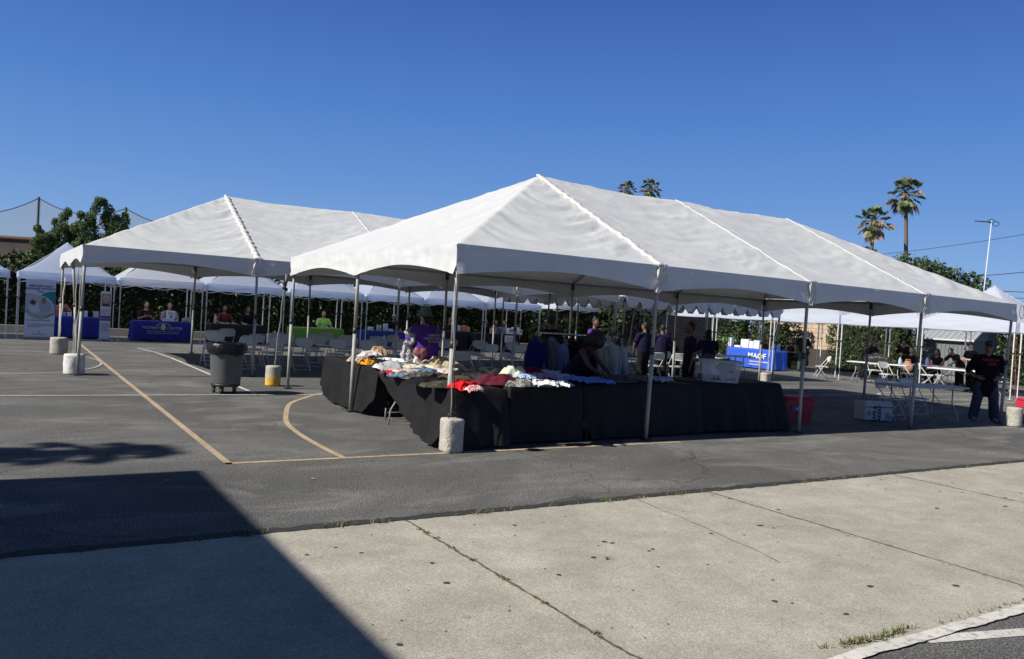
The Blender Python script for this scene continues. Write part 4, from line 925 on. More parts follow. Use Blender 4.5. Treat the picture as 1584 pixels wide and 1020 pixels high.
q = hx(1310, 553, 20.9); t_ = thing('duffel_bag', 'black duffel bag lying on the white table at right', 'bag', (20.75, 7.95, .74), radians(-70)); mb = MB(); mb.limb([(-.32,0,.13),(0,0,.15),(.32,0,.13)], [(.12,.13),(.15,.15),(.12,.13)], 14, side=(0,1,0)); o = remesh(mb, 'body', blk, t_, .02, .02, 6)
mb = MB(); mb.tube([(-.15,-.1,.2),(-.1,-.16,.32),(.1,-.16,.32),(.15,-.1,.2)], .012, 6); mb.build('handle', dkgrey, t_)
q = hx(1347, 548, 20.8); bottle('pale blue spray bottle on the white table at right', (20.72, 7.1, .74), .055, .26, (.35,.5,.65), 'spray')
q = hx(1434, 562, 22.8); bottle('blue and white bottle on the long table before the shed', (22.8, q.y, .74), .06, .28, (.3,.45,.7), 'bb'); q = hx(1440, 564, 22.7); bottle('red topped bottle beside the blue one on the long table', (22.7, q.y, .74), .045, .2, (.6,.15,.15), 'rb')
q = hx(1430, 560, 22.95); boxitem('dark plastic box on the long table before the shed', 1427, 565, 0, .74, .3, .35, .16, (.03,.03,.04), 'dbox', 'box', 'carton', X=23.0)
q = gp(1378, 588, .76); t_ = thing('cooler', 'small round white and blue tub on the right tent floor', 'tub', (8.6,1.9,0)) if False else None
def cup(lab, px, py, X):
    q = hx(px, py, X); t = thing('cup', lab, 'cup', (q.x, q.y, .74), 0, 'yellow cups'); mb = MB(); mb.lathe((0,0,0), [(.035,0),(.05,.13),(.045,.13)], 12); mb.build('body', cm('yellow', (.75,.5,.08)), t); mb = MB(); mb.lathe((0,0,.12), [(.052,0),(.052,.012)], 12); mb.build('lid', cm('ylid', (.7,.62,.4)), t)
cup('yellow cup on the table before the smiling man', 1402, 560, 22.75)
q = gp(1407, 588, .70); t_ = thing('paper_bag', 'crumpled brown paper bag on a chair behind the shaded table', 'bag', (q.x, q.y, 0)) 
q = gp(1402, 596); t_.location = (q.x, q.y, 0); mb = MB(); mb.limb([(0,0,.56),(0,.0,.66),(.02,.02,.78)], [(.11,.17),(.13,.20),(.08,.15)], 14, side=(1,0,0)); remesh(mb, 'body', mat('kraft', (.34,.17,.09), .85), t_, .03, .05, 4)
mb = MB(); mb.tube([(0,-.1,.80),(0,-.08,.90),(0,.08,.90),(0,.1,.80)], .012, 6); mb.build('handle', MATS['kraft'], t_)
q = gp(1579, 632); t_ = thing('crate', 'red flat crate on the ground at the right edge', 'crate', (q.x+.5, q.y-.15, 0), radians(-30)); mb = MB(); mb.box((0,0,.11), (.8,.5,.22), bev=.02); mb.build('body', mat('red_plastic', (.55,.03,.06), .5), t_); mb = MB(); mb.box((0,0,.235), (.84,.54,.03)); mb.build('rim', MATS['red_plastic'], t_)

# ---------------------------------------------------------------- standing banners
def banner(label, px0, px1, y, z0, z1, draw):
    a, b = hy(px0, 480, y), hy(px1, 480, y); w = b.x-a.x; t = thing('pull_up_banner', label, 'banner', ((a.x+b.x)/2, y, 0), 0, 'pull-up banners')
    mb = MB(); mb.box((0,0,(z0+z1)/2), (w,.008,z1-z0)); mb.build('panel', mat('banner_panel', (.62,.67,.78), .5), t)
    mb = MB(); mb.box((0,.03,.05), (w+.03,.16,.07), bev=.02); mb.box((-w*.3,-.06,.015), (.05,.2,.03)); mb.box((w*.3,-.06,.015), (.05,.2,.03)); mb.build('base', alu, t)
    draw(t, w); return t
def flat(t, pts, mt, name, y=-.007):
    mb = MB(); mb.poly([(x, y, z) for x, z in pts]); mb.build(name, mt, t)
def d1(t, w):
    h = 1.82; ks = radians(0)
    text(t, "MEDICINE CAN'T\nADVANCE WITHOUT\nYOU", .082, (0,-.008,1.62), R0, ink, bold=.003)
    flat(t, [(-w/2,1.42),(-w*.1,1.38),(w*.1,1.32),(w*.35,1.15),(w/2-.005,.95),(w/2-.005,.84),(w*.3,.70),(0,.66),(-w*.3,.73),(-w/2,.86)], mat('photo_ground', (.42,.45,.52), .6), 'photo', -.006)
    flat(t, [(-w/2,.95),(-w*.2,.80),(w*.1,.76),(w/2-.005,.80),(w/2-.005,.84),(w*.3,.70),(0,.64),(-w*.3,.71),(-w/2,.86)][:6]+[(w*.3,.68),(0,.62),(-w*.3,.69),(-w/2,.84)], mat('photo_green', (.33,.40,.33), .6), 'photo_lower', -.008)
    arc = [(w*.02,1.36)]+[(w*.02+.48*w*sin(a*pi/16), .95+.42*cos(a*pi/16)) for a in range(1, 9)]; flat(t, [(w*.0,1.37),(w*.15,1.45),(w*.3,1.49),(w/2-.004,1.50),(w/2-.004,.96),(w*.44,1.10),(w*.34,1.22),(w*.2,1.31)], mat('teal_print', (.015,.22,.33), .6), 'teal_panel', -.009)
    sk, hb, hd, wh = mat('photo_skin', (.5,.34,.27), .6), mat('photo_hair', (.06,.045,.04), .6), mat('photo_blond', (.25,.18,.11), .6), mat('photo_white', (.55,.58,.68), .6)
    def blob(cx, cz, rx, rz_, mt, nm, y): flat(t, [(cx+rx*cos(a*pi/9), cz+rz_*sin(a*pi/9)) for a in range(18)], mt, nm, y)
    blob(-w*.18,.98,w*.20,.16,wh,'photo_figure',-.0095); blob(w*.16,1.02,w*.22,.17,mat('photo_blue',(.32,.38,.55),.6),'photo_figure',-.0096)
    blob(-w*.20,1.10,w*.07,.07,sk,'photo_face',-.010); blob(-w*.25,1.14,w*.095,.075,hb,'photo_hair',-.0105); blob(w*.07,1.17,w*.05,.07,sk,'photo_face',-.010); blob(w*.12,1.20,w*.085,.10,hd,'photo_hair',-.0105)
    text(t, "NO EXPERIENCE NEEDED", .055, (-.03,-.008,.575), R0, ink); text(t, "We are looking for volunteers in your area who\nwould like to take part in research studies and\nhelp us find answers.", .042, (-w*.40,-.008,.47), R0, ink, align='LEFT')
    text(t, "A", .09, (0,-.008,.22), R0, ink); text(t, "CLINICAL TRIALS", .045, (0,-.008,.16), R0, ink)
banner('wide white banner with a round photo and teal corner, medicine text', 38.5, 85, 19.98, .08, 1.87, d1)
def d2(t, w):
    flat(t, [(-w*.42,1.52),(w*.42,1.52),(w*.42,1.12),(-w*.42,1.12)], mat('photo_back', (.30,.22,.18), .6), 'photo', -.006)
    sk = MATS['photo_skin']; flat(t, [(.06*cos(a*pi/9), 1.33+.11*sin(a*pi/9)) for a in range(18)], sk, 'photo_face', -.009); flat(t, [(.10*cos(a*pi/9), 1.38+.11*sin(a*pi/9)) for a in range(18)], mat('photo_grey_hair', (.5,.46,.43), .6), 'photo_hair', -.0075)
    flat(t, [(-w*.42,1.12),(w*.42,1.12),(w*.25,1.2),(-w*.25,1.2)], MATS['photo_hair'], 'photo_shoulders', -.0095)
    text(t, "Caring for\nfamilies with\nthe help they\nneed today", .065, (0,-.008,1.0), R0, mat('print_mauve', (.35,.2,.25), .6))
    flat(t, [(-w/2+.003,.82),(w/2-.003,.82),(w/2-.003,.66),(-w/2+.003,.66)], ink, 'blue_band', -.006); text(t, "Support services", .05, (0,-.01,.72), R0, white_t)
    text(t, "Counseling\nHousing help\nHealth classes\nLegal aid\nYouth groups\nFood pantry", .048, (0,-.008,.57), R0, ink)
banner('narrow white banner with a portrait photo and blue band', 155, 171.5, 20.1, .08, 1.6, d2)

# ---------------------------------------------------------------- the bin
q = gp(348, 608); bn = thing('rubbish_bin', 'grey round rubbish bin on a wheeled dolly, black liner folded over its rim', 'rubbish bin', (q.x, q.y, 0))
bing = mat('bin_grey', (.10,.105,.115), .55, bump=.12, bscale=25, var=.10, vscale=5, stretch=(1,1,.25))
mb = MB(); mb.lathe((0,0,.17), [(.235,0),(.245,.01),(.25,.03),(.29,.60),(.30,.62),(.31,.63),(.315,.70),(.30,.705),(.285,.60),(.24,.04),(.01,.03)], 40); mb.build('body', bing, bn)
mb = MB(); mb.lathe((0,0,.125), [(.20,0),(.235,.0),(.25,.02),(.25,.05),(.20,.055),(.01,.055)], 32); db = mb.build('dolly', blk, bn)
for k in range(5):
    a = k*2*pi/5+.35; x, y = .19*cos(a), .19*sin(a); mb = MB(); mb.tube([(x-.018,y,.045),(x+.018,y,.045)], .045, 14); wh_ = mb.build('caster', blk, bn); mb = MB(); mb.box((x,y,.10), (.055,.05,.06)); mb.build('caster_fork', dkgrey, wh_)
liner = mat('liner', (.006,.006,.007), .3, bump=.25, bscale=14, spec=.45)
mb = MB()
def lf(u, v):
    a = 2*pi*u; hang = .18+.05*fbm(cos(a)*1.5, sin(a)*1.5, 3); prof = v
    if v < .25: r = .255+.05*(v/.25); z = .84+.045*(v/.25)
    else: w = (v-.25)/.75; r = .318+.02*sin(pi*w)+.010*w; z = .89-hang*w
    r += .009*fbm(cos(a)*4, sin(a)*4, v*3+2, 2)*(.4+v)+.003*sin(a*23+6*v)*v; z += .012*fbm(cos(a)*6, sin(a)*6, v*3, 2)
    return (r*cos(a), r*sin(a), z)
mb.grid(96, 16, lf); mb.build('liner', liner, bn)
mb = MB(); mb.grid(20, 6, lambda u, v: ((.27-.05*v)*cos(2*pi*u), (.27-.05*v)*sin(2*pi*u), .84-.3*v)); mb.build('liner_inside', liner, bn)

# ---------------------------------------------------------------- clothes lying on the tables
def cmat(nm, c, pat=None):
    if 'gar_'+nm in MATS: return MATS['gar_'+nm]
    if pat: return camo_mat('gar_'+nm, pat, 26)
    return mat('gar_'+nm, c, .85, bump=.35, bscale=30, spec=.1)
def garment(lab, x, y, z, L, Wd, h, rz, mt, seed, cat='garment', hang=0., fr=1.):
    o = MB(); n, K = 64, 26; rz_ = radians(rz); h *= 1.5; warp = seed*7 % 5
    out = []
    for i in range(n):
        a = 2*pi*i/n; r = 1+.22*noise.noise(Vector((cos(a)*1.7+seed, sin(a)*1.7, seed)))+.16*noise.noise(Vector((cos(a)*4, sin(a)*4+seed, 1)))+.12*max(0, cos(4*a+seed))
        out.append(r)
    def P_(i, k):
        a = 2*pi*i/n; t = k/K; X = cos(a)*out[i % n]*t*L/2; Y = sin(a)*out[i % n]*t*Wd/2
        f = (1-t**5)
        w1 = noise.noise(Vector((X*5*fr+seed*3, Y*9*fr, seed))); w2 = noise.noise(Vector((X*14*fr, Y*20*fr+seed, seed*2)))
        w3 = noise.noise(Vector((X*26+seed, Y*34*fr, seed*5))); ph = (Y*(24+7*sin(seed))+X*8*cos(seed*3))+4.5*noise.noise(Vector((X*3+seed, Y*3, 2)))*2; rdg = (.5+.5*sin(ph))*(.42+.5*w1)+(1-min(1, abs(w1)*2.4))*.45+.12*w2+.12
        Z = h*(.25+.75*rdg)*f*(1-.25*t)+.004
        if k == K: Z = -hang*max(0, noise.noise(Vector((cos(a)*2+seed, sin(a)*2, 4))))*2
        C_, S_ = cos(rz_), sin(rz_); return (X*C_-Y*S_, X*S_+Y*C_, max(Z, -.3) if hang else max(.002, Z))
    vs = [P_(0, 0)]+[P_(i, k) for k in range(1, K+1) for i in range(n)]
    fs = [(0, 1+i, 1+(i+1) % n) for i in range(n)]+[(1+(k-1)*n+i, 1+k*n+i, 1+k*n+(i+1) % n, 1+(k-1)*n+(i+1) % n) for k in range(1, K) for i in range(n)]
    o.add(vs, fs, 0, True); b = o.build('garment', mt); b.location = (x, y, z); tag(b, lab, cat, 'clothes laid out on the black tables'); return b
def shirt_flat(lab, x, y, z, s, h, rz, mt, seed):
    """a spread-out shirt: body and two sleeves, softly rumpled"""
    o = MB(); N_ = 46; rz_ = radians(rz); inside = {}
    def ins(X, Y):
        X += .03*noise.noise(Vector((Y*5, seed, 0))); Y += .03*noise.noise(Vector((X*5, seed, 9)))
        if abs(X) < .27+.03*Y and -.36 < Y < .33-.25*max(0, abs(X)-.12): return True
        u = (abs(X)-.24); return 0 <= u < .28 and (.30-.75*u-.17 < Y < .30-.75*u)
    V = {}; vs = []; fs = []
    for i in range(N_+1):
        for j in range(N_+1):
            X, Y = (i/N_-.5)*1.1, (j/N_-.5)*.8
            if ins(X, Y):
                edge = min(1, sum(ins(X+dx, Y+dy) for dx, dy in ((.05,0),(-.05,0),(0,.05),(0,-.05)))/4)
                w = (1-abs(noise.noise(Vector((X*6+seed, Y*4, 1))))*2.4)*.6+(1-abs(noise.noise(Vector((X*15, Y*9+seed, 2))))*2)*.25
                Z = .003+h*max(.05, .4+.6*w)*(edge**2); C_, S_ = cos(rz_), sin(rz_); V[i, j] = len(vs); vs.append((s*(X*C_-Y*S_), s*(X*S_+Y*C_), Z))
    for i in range(N_):
        for j in range(N_):
            k = [(i,j),(i+1,j),(i+1,j+1),(i,j+1)]
            if all(q in V for q in k): fs.append(tuple(V[q] for q in k))
    o.add(vs, fs, 0, True); b = o.build('shirt', mt); b.location = (x, y, z); tag(b, lab, 'shirt', 'clothes laid out on the black tables'); return b
GC_ = [ # label, px, py, length, width, height, turn, colour, pattern, shape
 ('pink and white striped top at the far left of the clothes', 557,557,.42,.34,.07,20,'pinkst',(.5,.38,.34),[(.5,.42,.38),(.08,.05,.06),(.6,.5,.48)],0),
 ('mustard orange top among the far left clothes', 571,561,.40,.30,.08,60,'mustard',(.62,.28,.02),None,0),
 ('white top crumpled behind the mustard orange one', 574,551,.42,.30,.09,0,'offwhite',(.62,.60,.58),None,0),
 ('tan garment sitting on top at the back of the far left pile', 586,548,.34,.3,.13,0,'tan',(.48,.33,.22),None,0),
 ('navy garment in the middle of the far left pile', 600,556,.75,.5,.13,10,'navy',(.018,.02,.045),None,0),
 ('black garment hanging beside the mustard orange top', 590,562,.55,.4,.07,0,'black1',(.015,.014,.017),None,0),
 ('bright white top folded behind the grey sweatshirt', 612,559,.6,.24,.09,-25,'white1',(.72,.72,.74),None,0),
 ('white sleeve end beside the dark grey sweatshirt', 596,567,.3,.3,.06,0,'white2',(.68,.68,.68),None,0),
 ('light grey folded sweatshirt next to the white sleeve', 606,568,.4,.42,.09,0,'ltgrey',(.36,.37,.39),None,0),
 ('dark grey sweatshirt stretched between the left tables', 627,566,.95,.55,.13,-20,'dkgrey',(.10,.10,.115),None,0),
 ('small red garment at the corner of the near left table', 606,574,.26,.2,.05,0,'red1',(.5,.02,.03),None,0),
 ('cream patterned top beside the small red garment', 621,575,.5,.34,.06,10,'creampat',(.6,.52,.44),[(.62,.56,.5),(.5,.3,.25),(.66,.6,.5)],0),
 ('cream top lying behind the blue jeans', 640,569,.6,.3,.07,0,'cream2',(.62,.58,.46),None,0),
 ('faded blue jeans with a pale cuff at the table edge', 634,579,.55,.34,.07,-15,'denim',(.10,.15,.22),[(.10,.15,.22),(.03,.04,.06),(.2,.26,.34)],0),
 ('steel blue top on the near left table', 655,574,.45,.4,.11,30,'steel',(.09,.17,.27),None,0),
 ('black top with white print in front of the steel blue one', 660,582,.6,.42,.08,0,'blackp',(.02,.02,.02),[(.018,.018,.02),(.02,.02,.022),(.14,.14,.14)],0),
 ('beige trousers stretched across the back of the left table', 680,562,.95,.34,.11,35,'beige',(.48,.40,.28),None,0),
 ('khaki trousers next to the beige trousers', 692,568,.8,.30,.09,30,'khaki',(.42,.35,.24),None,0),
 ('pinkish cream top left of the tent pole', 687,575,.6,.3,.08,-10,'pinkcream',(.62,.52,.47),None,0),
 ('olive brown garment low at the tent pole', 690,584,.4,.34,.05,0,'olivebrown',(.085,.07,.04),None,0),
 ('dark camouflage garment at the near corner', 682,594,.5,.32,.06,0,'dkcamo',(.04,.04,.03),[(.02,.02,.02),(.08,.075,.05),(.04,.04,.03)],0),
 ('black garment at the edge of the near left table', 665,588,.6,.4,.07,0,'black2',(.014,.014,.015),None,0),
 ('white scarf trailing right of the tent pole', 712,574,.5,.16,.05,-30,'white3',(.66,.64,.6),None,0),
 ('bright red garment hanging over the edge beside the rough block', 716,596,.36,.28,.08,0,'red2',(.62,.015,.02),None,0),
 ('small red and white scrap right of the bright red garment', 732,600,.2,.16,.05,0,'redwhite',(.5,.2,.2),[(.6,.5,.5),(.5,.02,.03),(.6,.55,.5)],0),
 ('brown garment behind the bright red one', 710,588,.45,.36,.06,0,'brown',(.09,.07,.05),None,0),
 ('charcoal garment heap in the middle of the corner table', 742,584,.7,.5,.10,10,'charcoal',(.035,.037,.045),None,0),
 ('black garment heap behind the charcoal one', 730,578,.6,.4,.08,0,'black3',(.012,.012,.014),None,0),
 ('dark slate garment right of the charcoal heap', 757,578,.7,.42,.09,0,'slate',(.03,.034,.04),None,0),
 ('maroon garment along the front edge', 775,591,.62,.28,.10,0,'maroon',(.13,.022,.035),None,0),
 ('pale green white crumpled garment', 795,584,.44,.34,.15,0,'palegreen',(.56,.60,.48),None,0),
 ('mottled grey garment in front of the pale green one', 806,594,.4,.24,.07,0,'mottled',(.3,.3,.28),[(.45,.45,.42),(.08,.08,.07),(.3,.3,.28)],0),
 ('sky blue printed top left of the lavender one', 815,584,.4,.3,.09,0,'skyprint',(.33,.47,.72),[(.33,.47,.75),(.5,.6,.8),(.06,.1,.25)],0),
 ('dark red folded top behind the sky blue print', 822,577,.42,.22,.09,0,'dkred',(.17,.015,.035),None,0),
 ('lavender top in the middle of the light heap', 842,583,.46,.34,.11,-30,'lavender',(.36,.27,.44),None,0),
 ('powder blue top at the back of the light heap', 845,576,.7,.3,.12,0,'powder',(.40,.50,.66),None,0),
 ('pale blue grey top with small dark print', 868,584,.5,.4,.10,0,'paleprint',(.40,.50,.56),[(.42,.52,.58),(.42,.5,.56),(.1,.16,.2)],0),
 ('white crumpled top at the front of the light heap', 843,594,.55,.28,.09,0,'white4',(.66,.67,.68),None,0),
 ('grey blue top beside the white crumpled one', 868,593,.34,.26,.07,0,'greyblue',(.33,.38,.45),None,0),
 ('cornflower blue shirt spread out under the bending woman\'s hands', 912,589,1.0,.0,.075,-8,'cornflower',(.13,.25,.68),None,1),
 ('dark patterned garment right of the blue shirt', 952,588,.6,.4,.08,0,'dkpat',(.05,.045,.05),[(.03,.03,.03),(.07,.06,.06),(.04,.03,.04)],0),
 ('sage green shirt lying creased on the table', 985,586,.62,.45,.12,-20,'sage',(.12,.15,.11),None,0),
 ('pale lilac blue top left of the second long side pole', 1018,588,.6,.34,.11,-15,'lilac',(.38,.42,.62),None,0)]
GAR = []
for i, (lab, px, py, L, Wd, h, rz, nm, c, pat, sh_) in enumerate(GC_):
    z = .76 if px < 700 else (.762 if px < 800 else .79); q = gp(px, py, z+.03)
    if px < 604: z = .768
    elif px < 700 and q.y < 2.2: z = .75
    z += .0007*(i % 7)
    mt = cmat(nm, c, pat)
    if nm in ('white1','creampat','steel','pinkcream','skyprint','lavender','powder','paleprint','white4','sage','lilac','charcoal','navy','cream2','dkgrey'): shirt_flat(lab, q.x, q.y, z, .42+.42*L, .085, rz+(i*53 % 70)-35, mt, i)
    elif sh_: shirt_flat(lab, q.x, q.y, z, L, h, rz, mt, i)
    else: garment(lab, q.x, q.y, z, L*1.12, Wd*1.12, h, rz, mt, i*1.37, hang=.05 if py > 595 or px in (571, 590) else 0, fr=1.0)

# clear storage box
q0 = gp(1109, 590, .80); bx = thing('storage_box', 'clear plastic storage box full of clothes with a grey lid rim', 'storage box', (q0.x, q0.y, .797), radians(-30))
cp = bpy.data.materials.new('clear_plastic'); cp.use_nodes = True; pr = cp.node_tree.nodes['Principled BSDF']; MATS['clear'] = cp
pr.inputs['Base Color'].default_value = (.62,.66,.72,1); pr.inputs['Roughness'].default_value = .25; pr.inputs['Alpha'].default_value = .42
mb = MB(); mb.box((0,0,.165), (.66,.44,.33), taper=.88, bev=0); mb.build('body', cp, bx)
mb = MB(); mb.box((0,0,.34), (.72,.49,.035), bev=.012); mb.build('lid', mat('lid_grey', (.42,.44,.46), .45), bx)
for s in (-1, 1):
    mb = MB(); mb.box((s*.365,0,.325), (.03,.12,.05)); mb.build('latch', dkgrey, bx)
for k, (x, z, nm, c) in enumerate(((-.16,.12,'boxwhite',(.6,.6,.62)),(.13,.16,'boxgrey',(.2,.22,.27)),(-.14,.03,'boxblue',(.10,.13,.25)),(.14,.03,'boxsteel',(.25,.28,.36)))):
    g_ = garment('folded %s cloth inside the clear storage box' % ['white', 'dark grey', 'navy', 'steel blue'][k], 0, 0, 0, .34, .40, .17, 0, cmat(nm, c), 60+k); w = Matrix.Rotation(radians(-30), 4, 'Z') @ Vector((x, -.03, 0)); g_.location = (q0.x+w.x, q0.y+w.y, .80+z); g_.name = 'folded_cloth'; g_['group'] = 'clothes in the storage box'

# red bin with lid beside the tables, bakery box
q = gp(1232, 656); rb = thing('storage_bin', 'dark red plastic storage bin standing in shade by a tent pole', 'storage bin', (q.x+.25, q.y+.3, 0), radians(-14))
rp_ = mat('red_bin', (.34,.012,.03), .5)
mb = MB(); mb.box((0,0,.22), (.62,.44,.44), taper=.84); mb.build('body', rp_, rb); mb = MB(); mb.box((0,0,.445), (.68,.5,.03), bev=.01); mb.box((0,0,.47), (.56,.38,.03), bev=.01); mb.build('lid', rp_, rb)
mb = MB(); mb.box((-.12,-.216,.27), (.15,.01,.08)); mb.build('label_panel', mat('label_blue', (.02,.04,.35), .5), rb)
mb = MB(); mb.box((-.075,-.224,.265), (.035,.004,.05)); mb.build('label_print', white_t, rb)
mb = MB(); mb.box((.345,0,.43), (.03,.12,.06)); mb.build('handle', white_t, rb)
q = gp(1359, 653); bb = thing('carton', 'white bakery carton lying on its side with red tape and rotated lettering', 'box', (q.x+.1, q.y+.2, 0), radians(-20))
mb = MB(); mb.box((0,0,.2), (.62,.34,.36), bev=.01); mb.build('body', mat('carton_white', (.46,.48,.52), .7), bb)
mb = MB(); mb.box((0,-.174,.285), (.625,.006,.02)); mb.build('tape', mat('tape_red', (.25,.02,.03), .5), bb)
for x in (-.19, .0, .19):
    mb = MB(); mb.box((x-.0,-.15,.385), (.17,.02,.05)); mb.build('flap', MATS['carton_white'], bb)
text(bb, "CAFE &\nBAKERY", .105, (-.06,-.178,.14), (pi/2,-pi/2,0), blk, bold=.003); text(bb, "FRESH\nDAILY", .05, (.2,-.178,.12), (pi/2,-pi/2,0), blk)
mb = MB(); mb.poly([(-.22+.05*cos(a*pi/8), -.1745, .16+.05*sin(a*pi/8)) for a in range(16)]); mb.build('emblem', mat('emblem_grey', (.25,.25,.27), .7), bb)
tb_ = thing('tote_box', 'black box with white handles on the ground behind the corner table', 'box', (3.9,5.2,0), radians(8))
mb = MB(); mb.box((0,0,.2), (.75,.4,.4), bev=.02); mb.build('body', blk, tb_)
for s in (-1, 1):
    mb = MB(); mb.tube([(s*.16-.02,-.21,.36),(s*.16,-.235,.2),(s*.16+.02,-.215,.1)], .02, 6); mb.build('handle', white_t, tb_)
q = gp(843, 667); dsh = thing('plate', 'pale dish lying on the ground under the clothing tables', 'dish', (q.x, q.y+.1, 0)); mb = MB(); mb.lathe((0,0,0), [(.05,0),(.11,.035),(.115,.035),(.05,.012)], 18); mb.build('body', top_w, dsh)

# ---------------------------------------------------------------- clothes rack
RA, RB = hy(836, 517, 1.95), hy(948, 521, 1.75); RA = Vector((2.55,2.0,0)); RB = Vector((4.0,1.78,0))
ra = at(836, 517, 13.0); rbb = at(944, 520, 13.3); RA = Vector((ra.x, ra.y, 0)); RB = Vector((rbb.x, rbb.y, 0)); RH = (ra.z+rbb.z)/2
rk = thing('clothes_rack', 'chrome rolling clothes rack behind the bending woman', 'clothes rack', (0,0,0))
chrome = mat('chrome', (.7,.7,.7), .25, metal=.9)
dR = (RB-RA).normalized(); nR = Vector((-dR.y, dR.x, 0))
for k in (0, 1):
    mb = MB(); o_ = nR*(.22*(k-.0)); mb.tube([RA+o_+Vector((0,0,RH)), RB+o_+Vector((0,0,RH))], .014, 8); mb.build('rail', chrome, rk)
for e_ in (RA, RB):
    mb = MB(); mb.tube([e_+Vector((0,0,.08)), e_+Vector((0,0,RH)), e_+nR*.22+Vector((0,0,RH)), e_+nR*.22+Vector((0,0,.08))], .014, 8); mb.build('upright', chrome, rk)
    for k in (-.02, .24):
        mb = MB(); c = e_+nR*k; mb.tube([c+Vector((-.015,0,.04)), c+Vector((.015,0,.04))], .04, 12); mb.build('caster', blk, rk)
def hung(lab, u, w, drop, c, nm, yaw, seed, sleeves=True, cat='shirt'):
    p = RA.lerp(RB, u); t = thing('hanging_garment', lab, cat, (p.x, p.y, RH), math.atan2(dR.y, dR.x)+radians(yaw), 'clothes on the rack')
    mb = MB(); mb.tube([(0,0,0),(.012,0,.02),(.03,0,0),(.0,0,-.03)], .004, 5); mb.tube([(-w*.42,0,-.10),(0,0,-.04),(w*.42,0,-.10)], .006, 5); mb.build('hanger', dkgrey, t)
    mb = MB()
    def f(u_, v):
        a = 2*pi*u_; top = -.045-.16*abs(cos(a))**.9; z = top-(drop-.05)*v; ww = w/2*(.98+.14*v)*(1 if v > .02 else .9); dd = .045+.05*v
        x = ww*cos(a)*(1 if abs(cos(a)) > .2 else 1); y = dd*sin(a)+ .034*v*sin(a*11+seed)+.015*v*sin(a*5+v*4)+.03*fbm(cos(a)*2, v*2, seed, 2)*min(1, v*3); x += .02*fbm(v*3, sin(a), seed, 2)
        return (x, y, z)
    mb.grid(56, 16, f); mt = cmat(nm, c); mb.build('cloth_body', mt, t)
    if sleeves:
        for s in (-1, 1):
            mb = MB(); P_ = [(s*w*.40,0,-.15),(s*(w*.52),.01,-.24),(s*(w*.60),.015*s,-.42),(s*(w*.60+.02),.02,-.62)]; mb.tube(P_, [(.055,.04),(.06,.045),(.055,.04),(.05,.035)], 12); mb.build('sleeve', mt, t)
hung('deep blue garment at the left end of the clothes rack', -.04, .27, .80, (.008,.020,.115), 'rackblue', -55, 1)
hung('olive grey jacket hanging behind the light blue shirt', .02, .42, .55, (.10,.11,.10), 'rackolive', -50, 2)
hung('light blue dress shirt on the left part of the rack', .16, .48, .85, (.17,.22,.36), 'racklight', -42, 3)
hung('black coat hanging right of the light blue shirt', .31, .46, .8, (.012,.010,.014), 'rackblack', -60, 4)
hung('white lined garment between the black coat and the maroon one', .38, .40, .8, (.40,.42,.5), 'rackwhite', -70, 5, False)
hung('maroon garment in the middle of the rack', .45, .44, .82, (.09,.012,.018), 'rackmaroon', -60, 6)
hung('dark navy garment behind the bending woman', .58, .46, .82, (.015,.018,.04), 'racknavy', -60, 7)
hung('pale khaki shirt at the left side of the white shirts', .82, .42, .74, (.30,.30,.24), 'rackkhaki', -20, 8)
hung('white dress shirt hanging right of the bending woman', .92, .46, .78, (.46,.50,.60), 'rackws', -12, 9)
hung('grey white shirt at the right end of the rack', 1.0, .44, .74, (.36,.38,.40), 'rackgw', -25, 10)

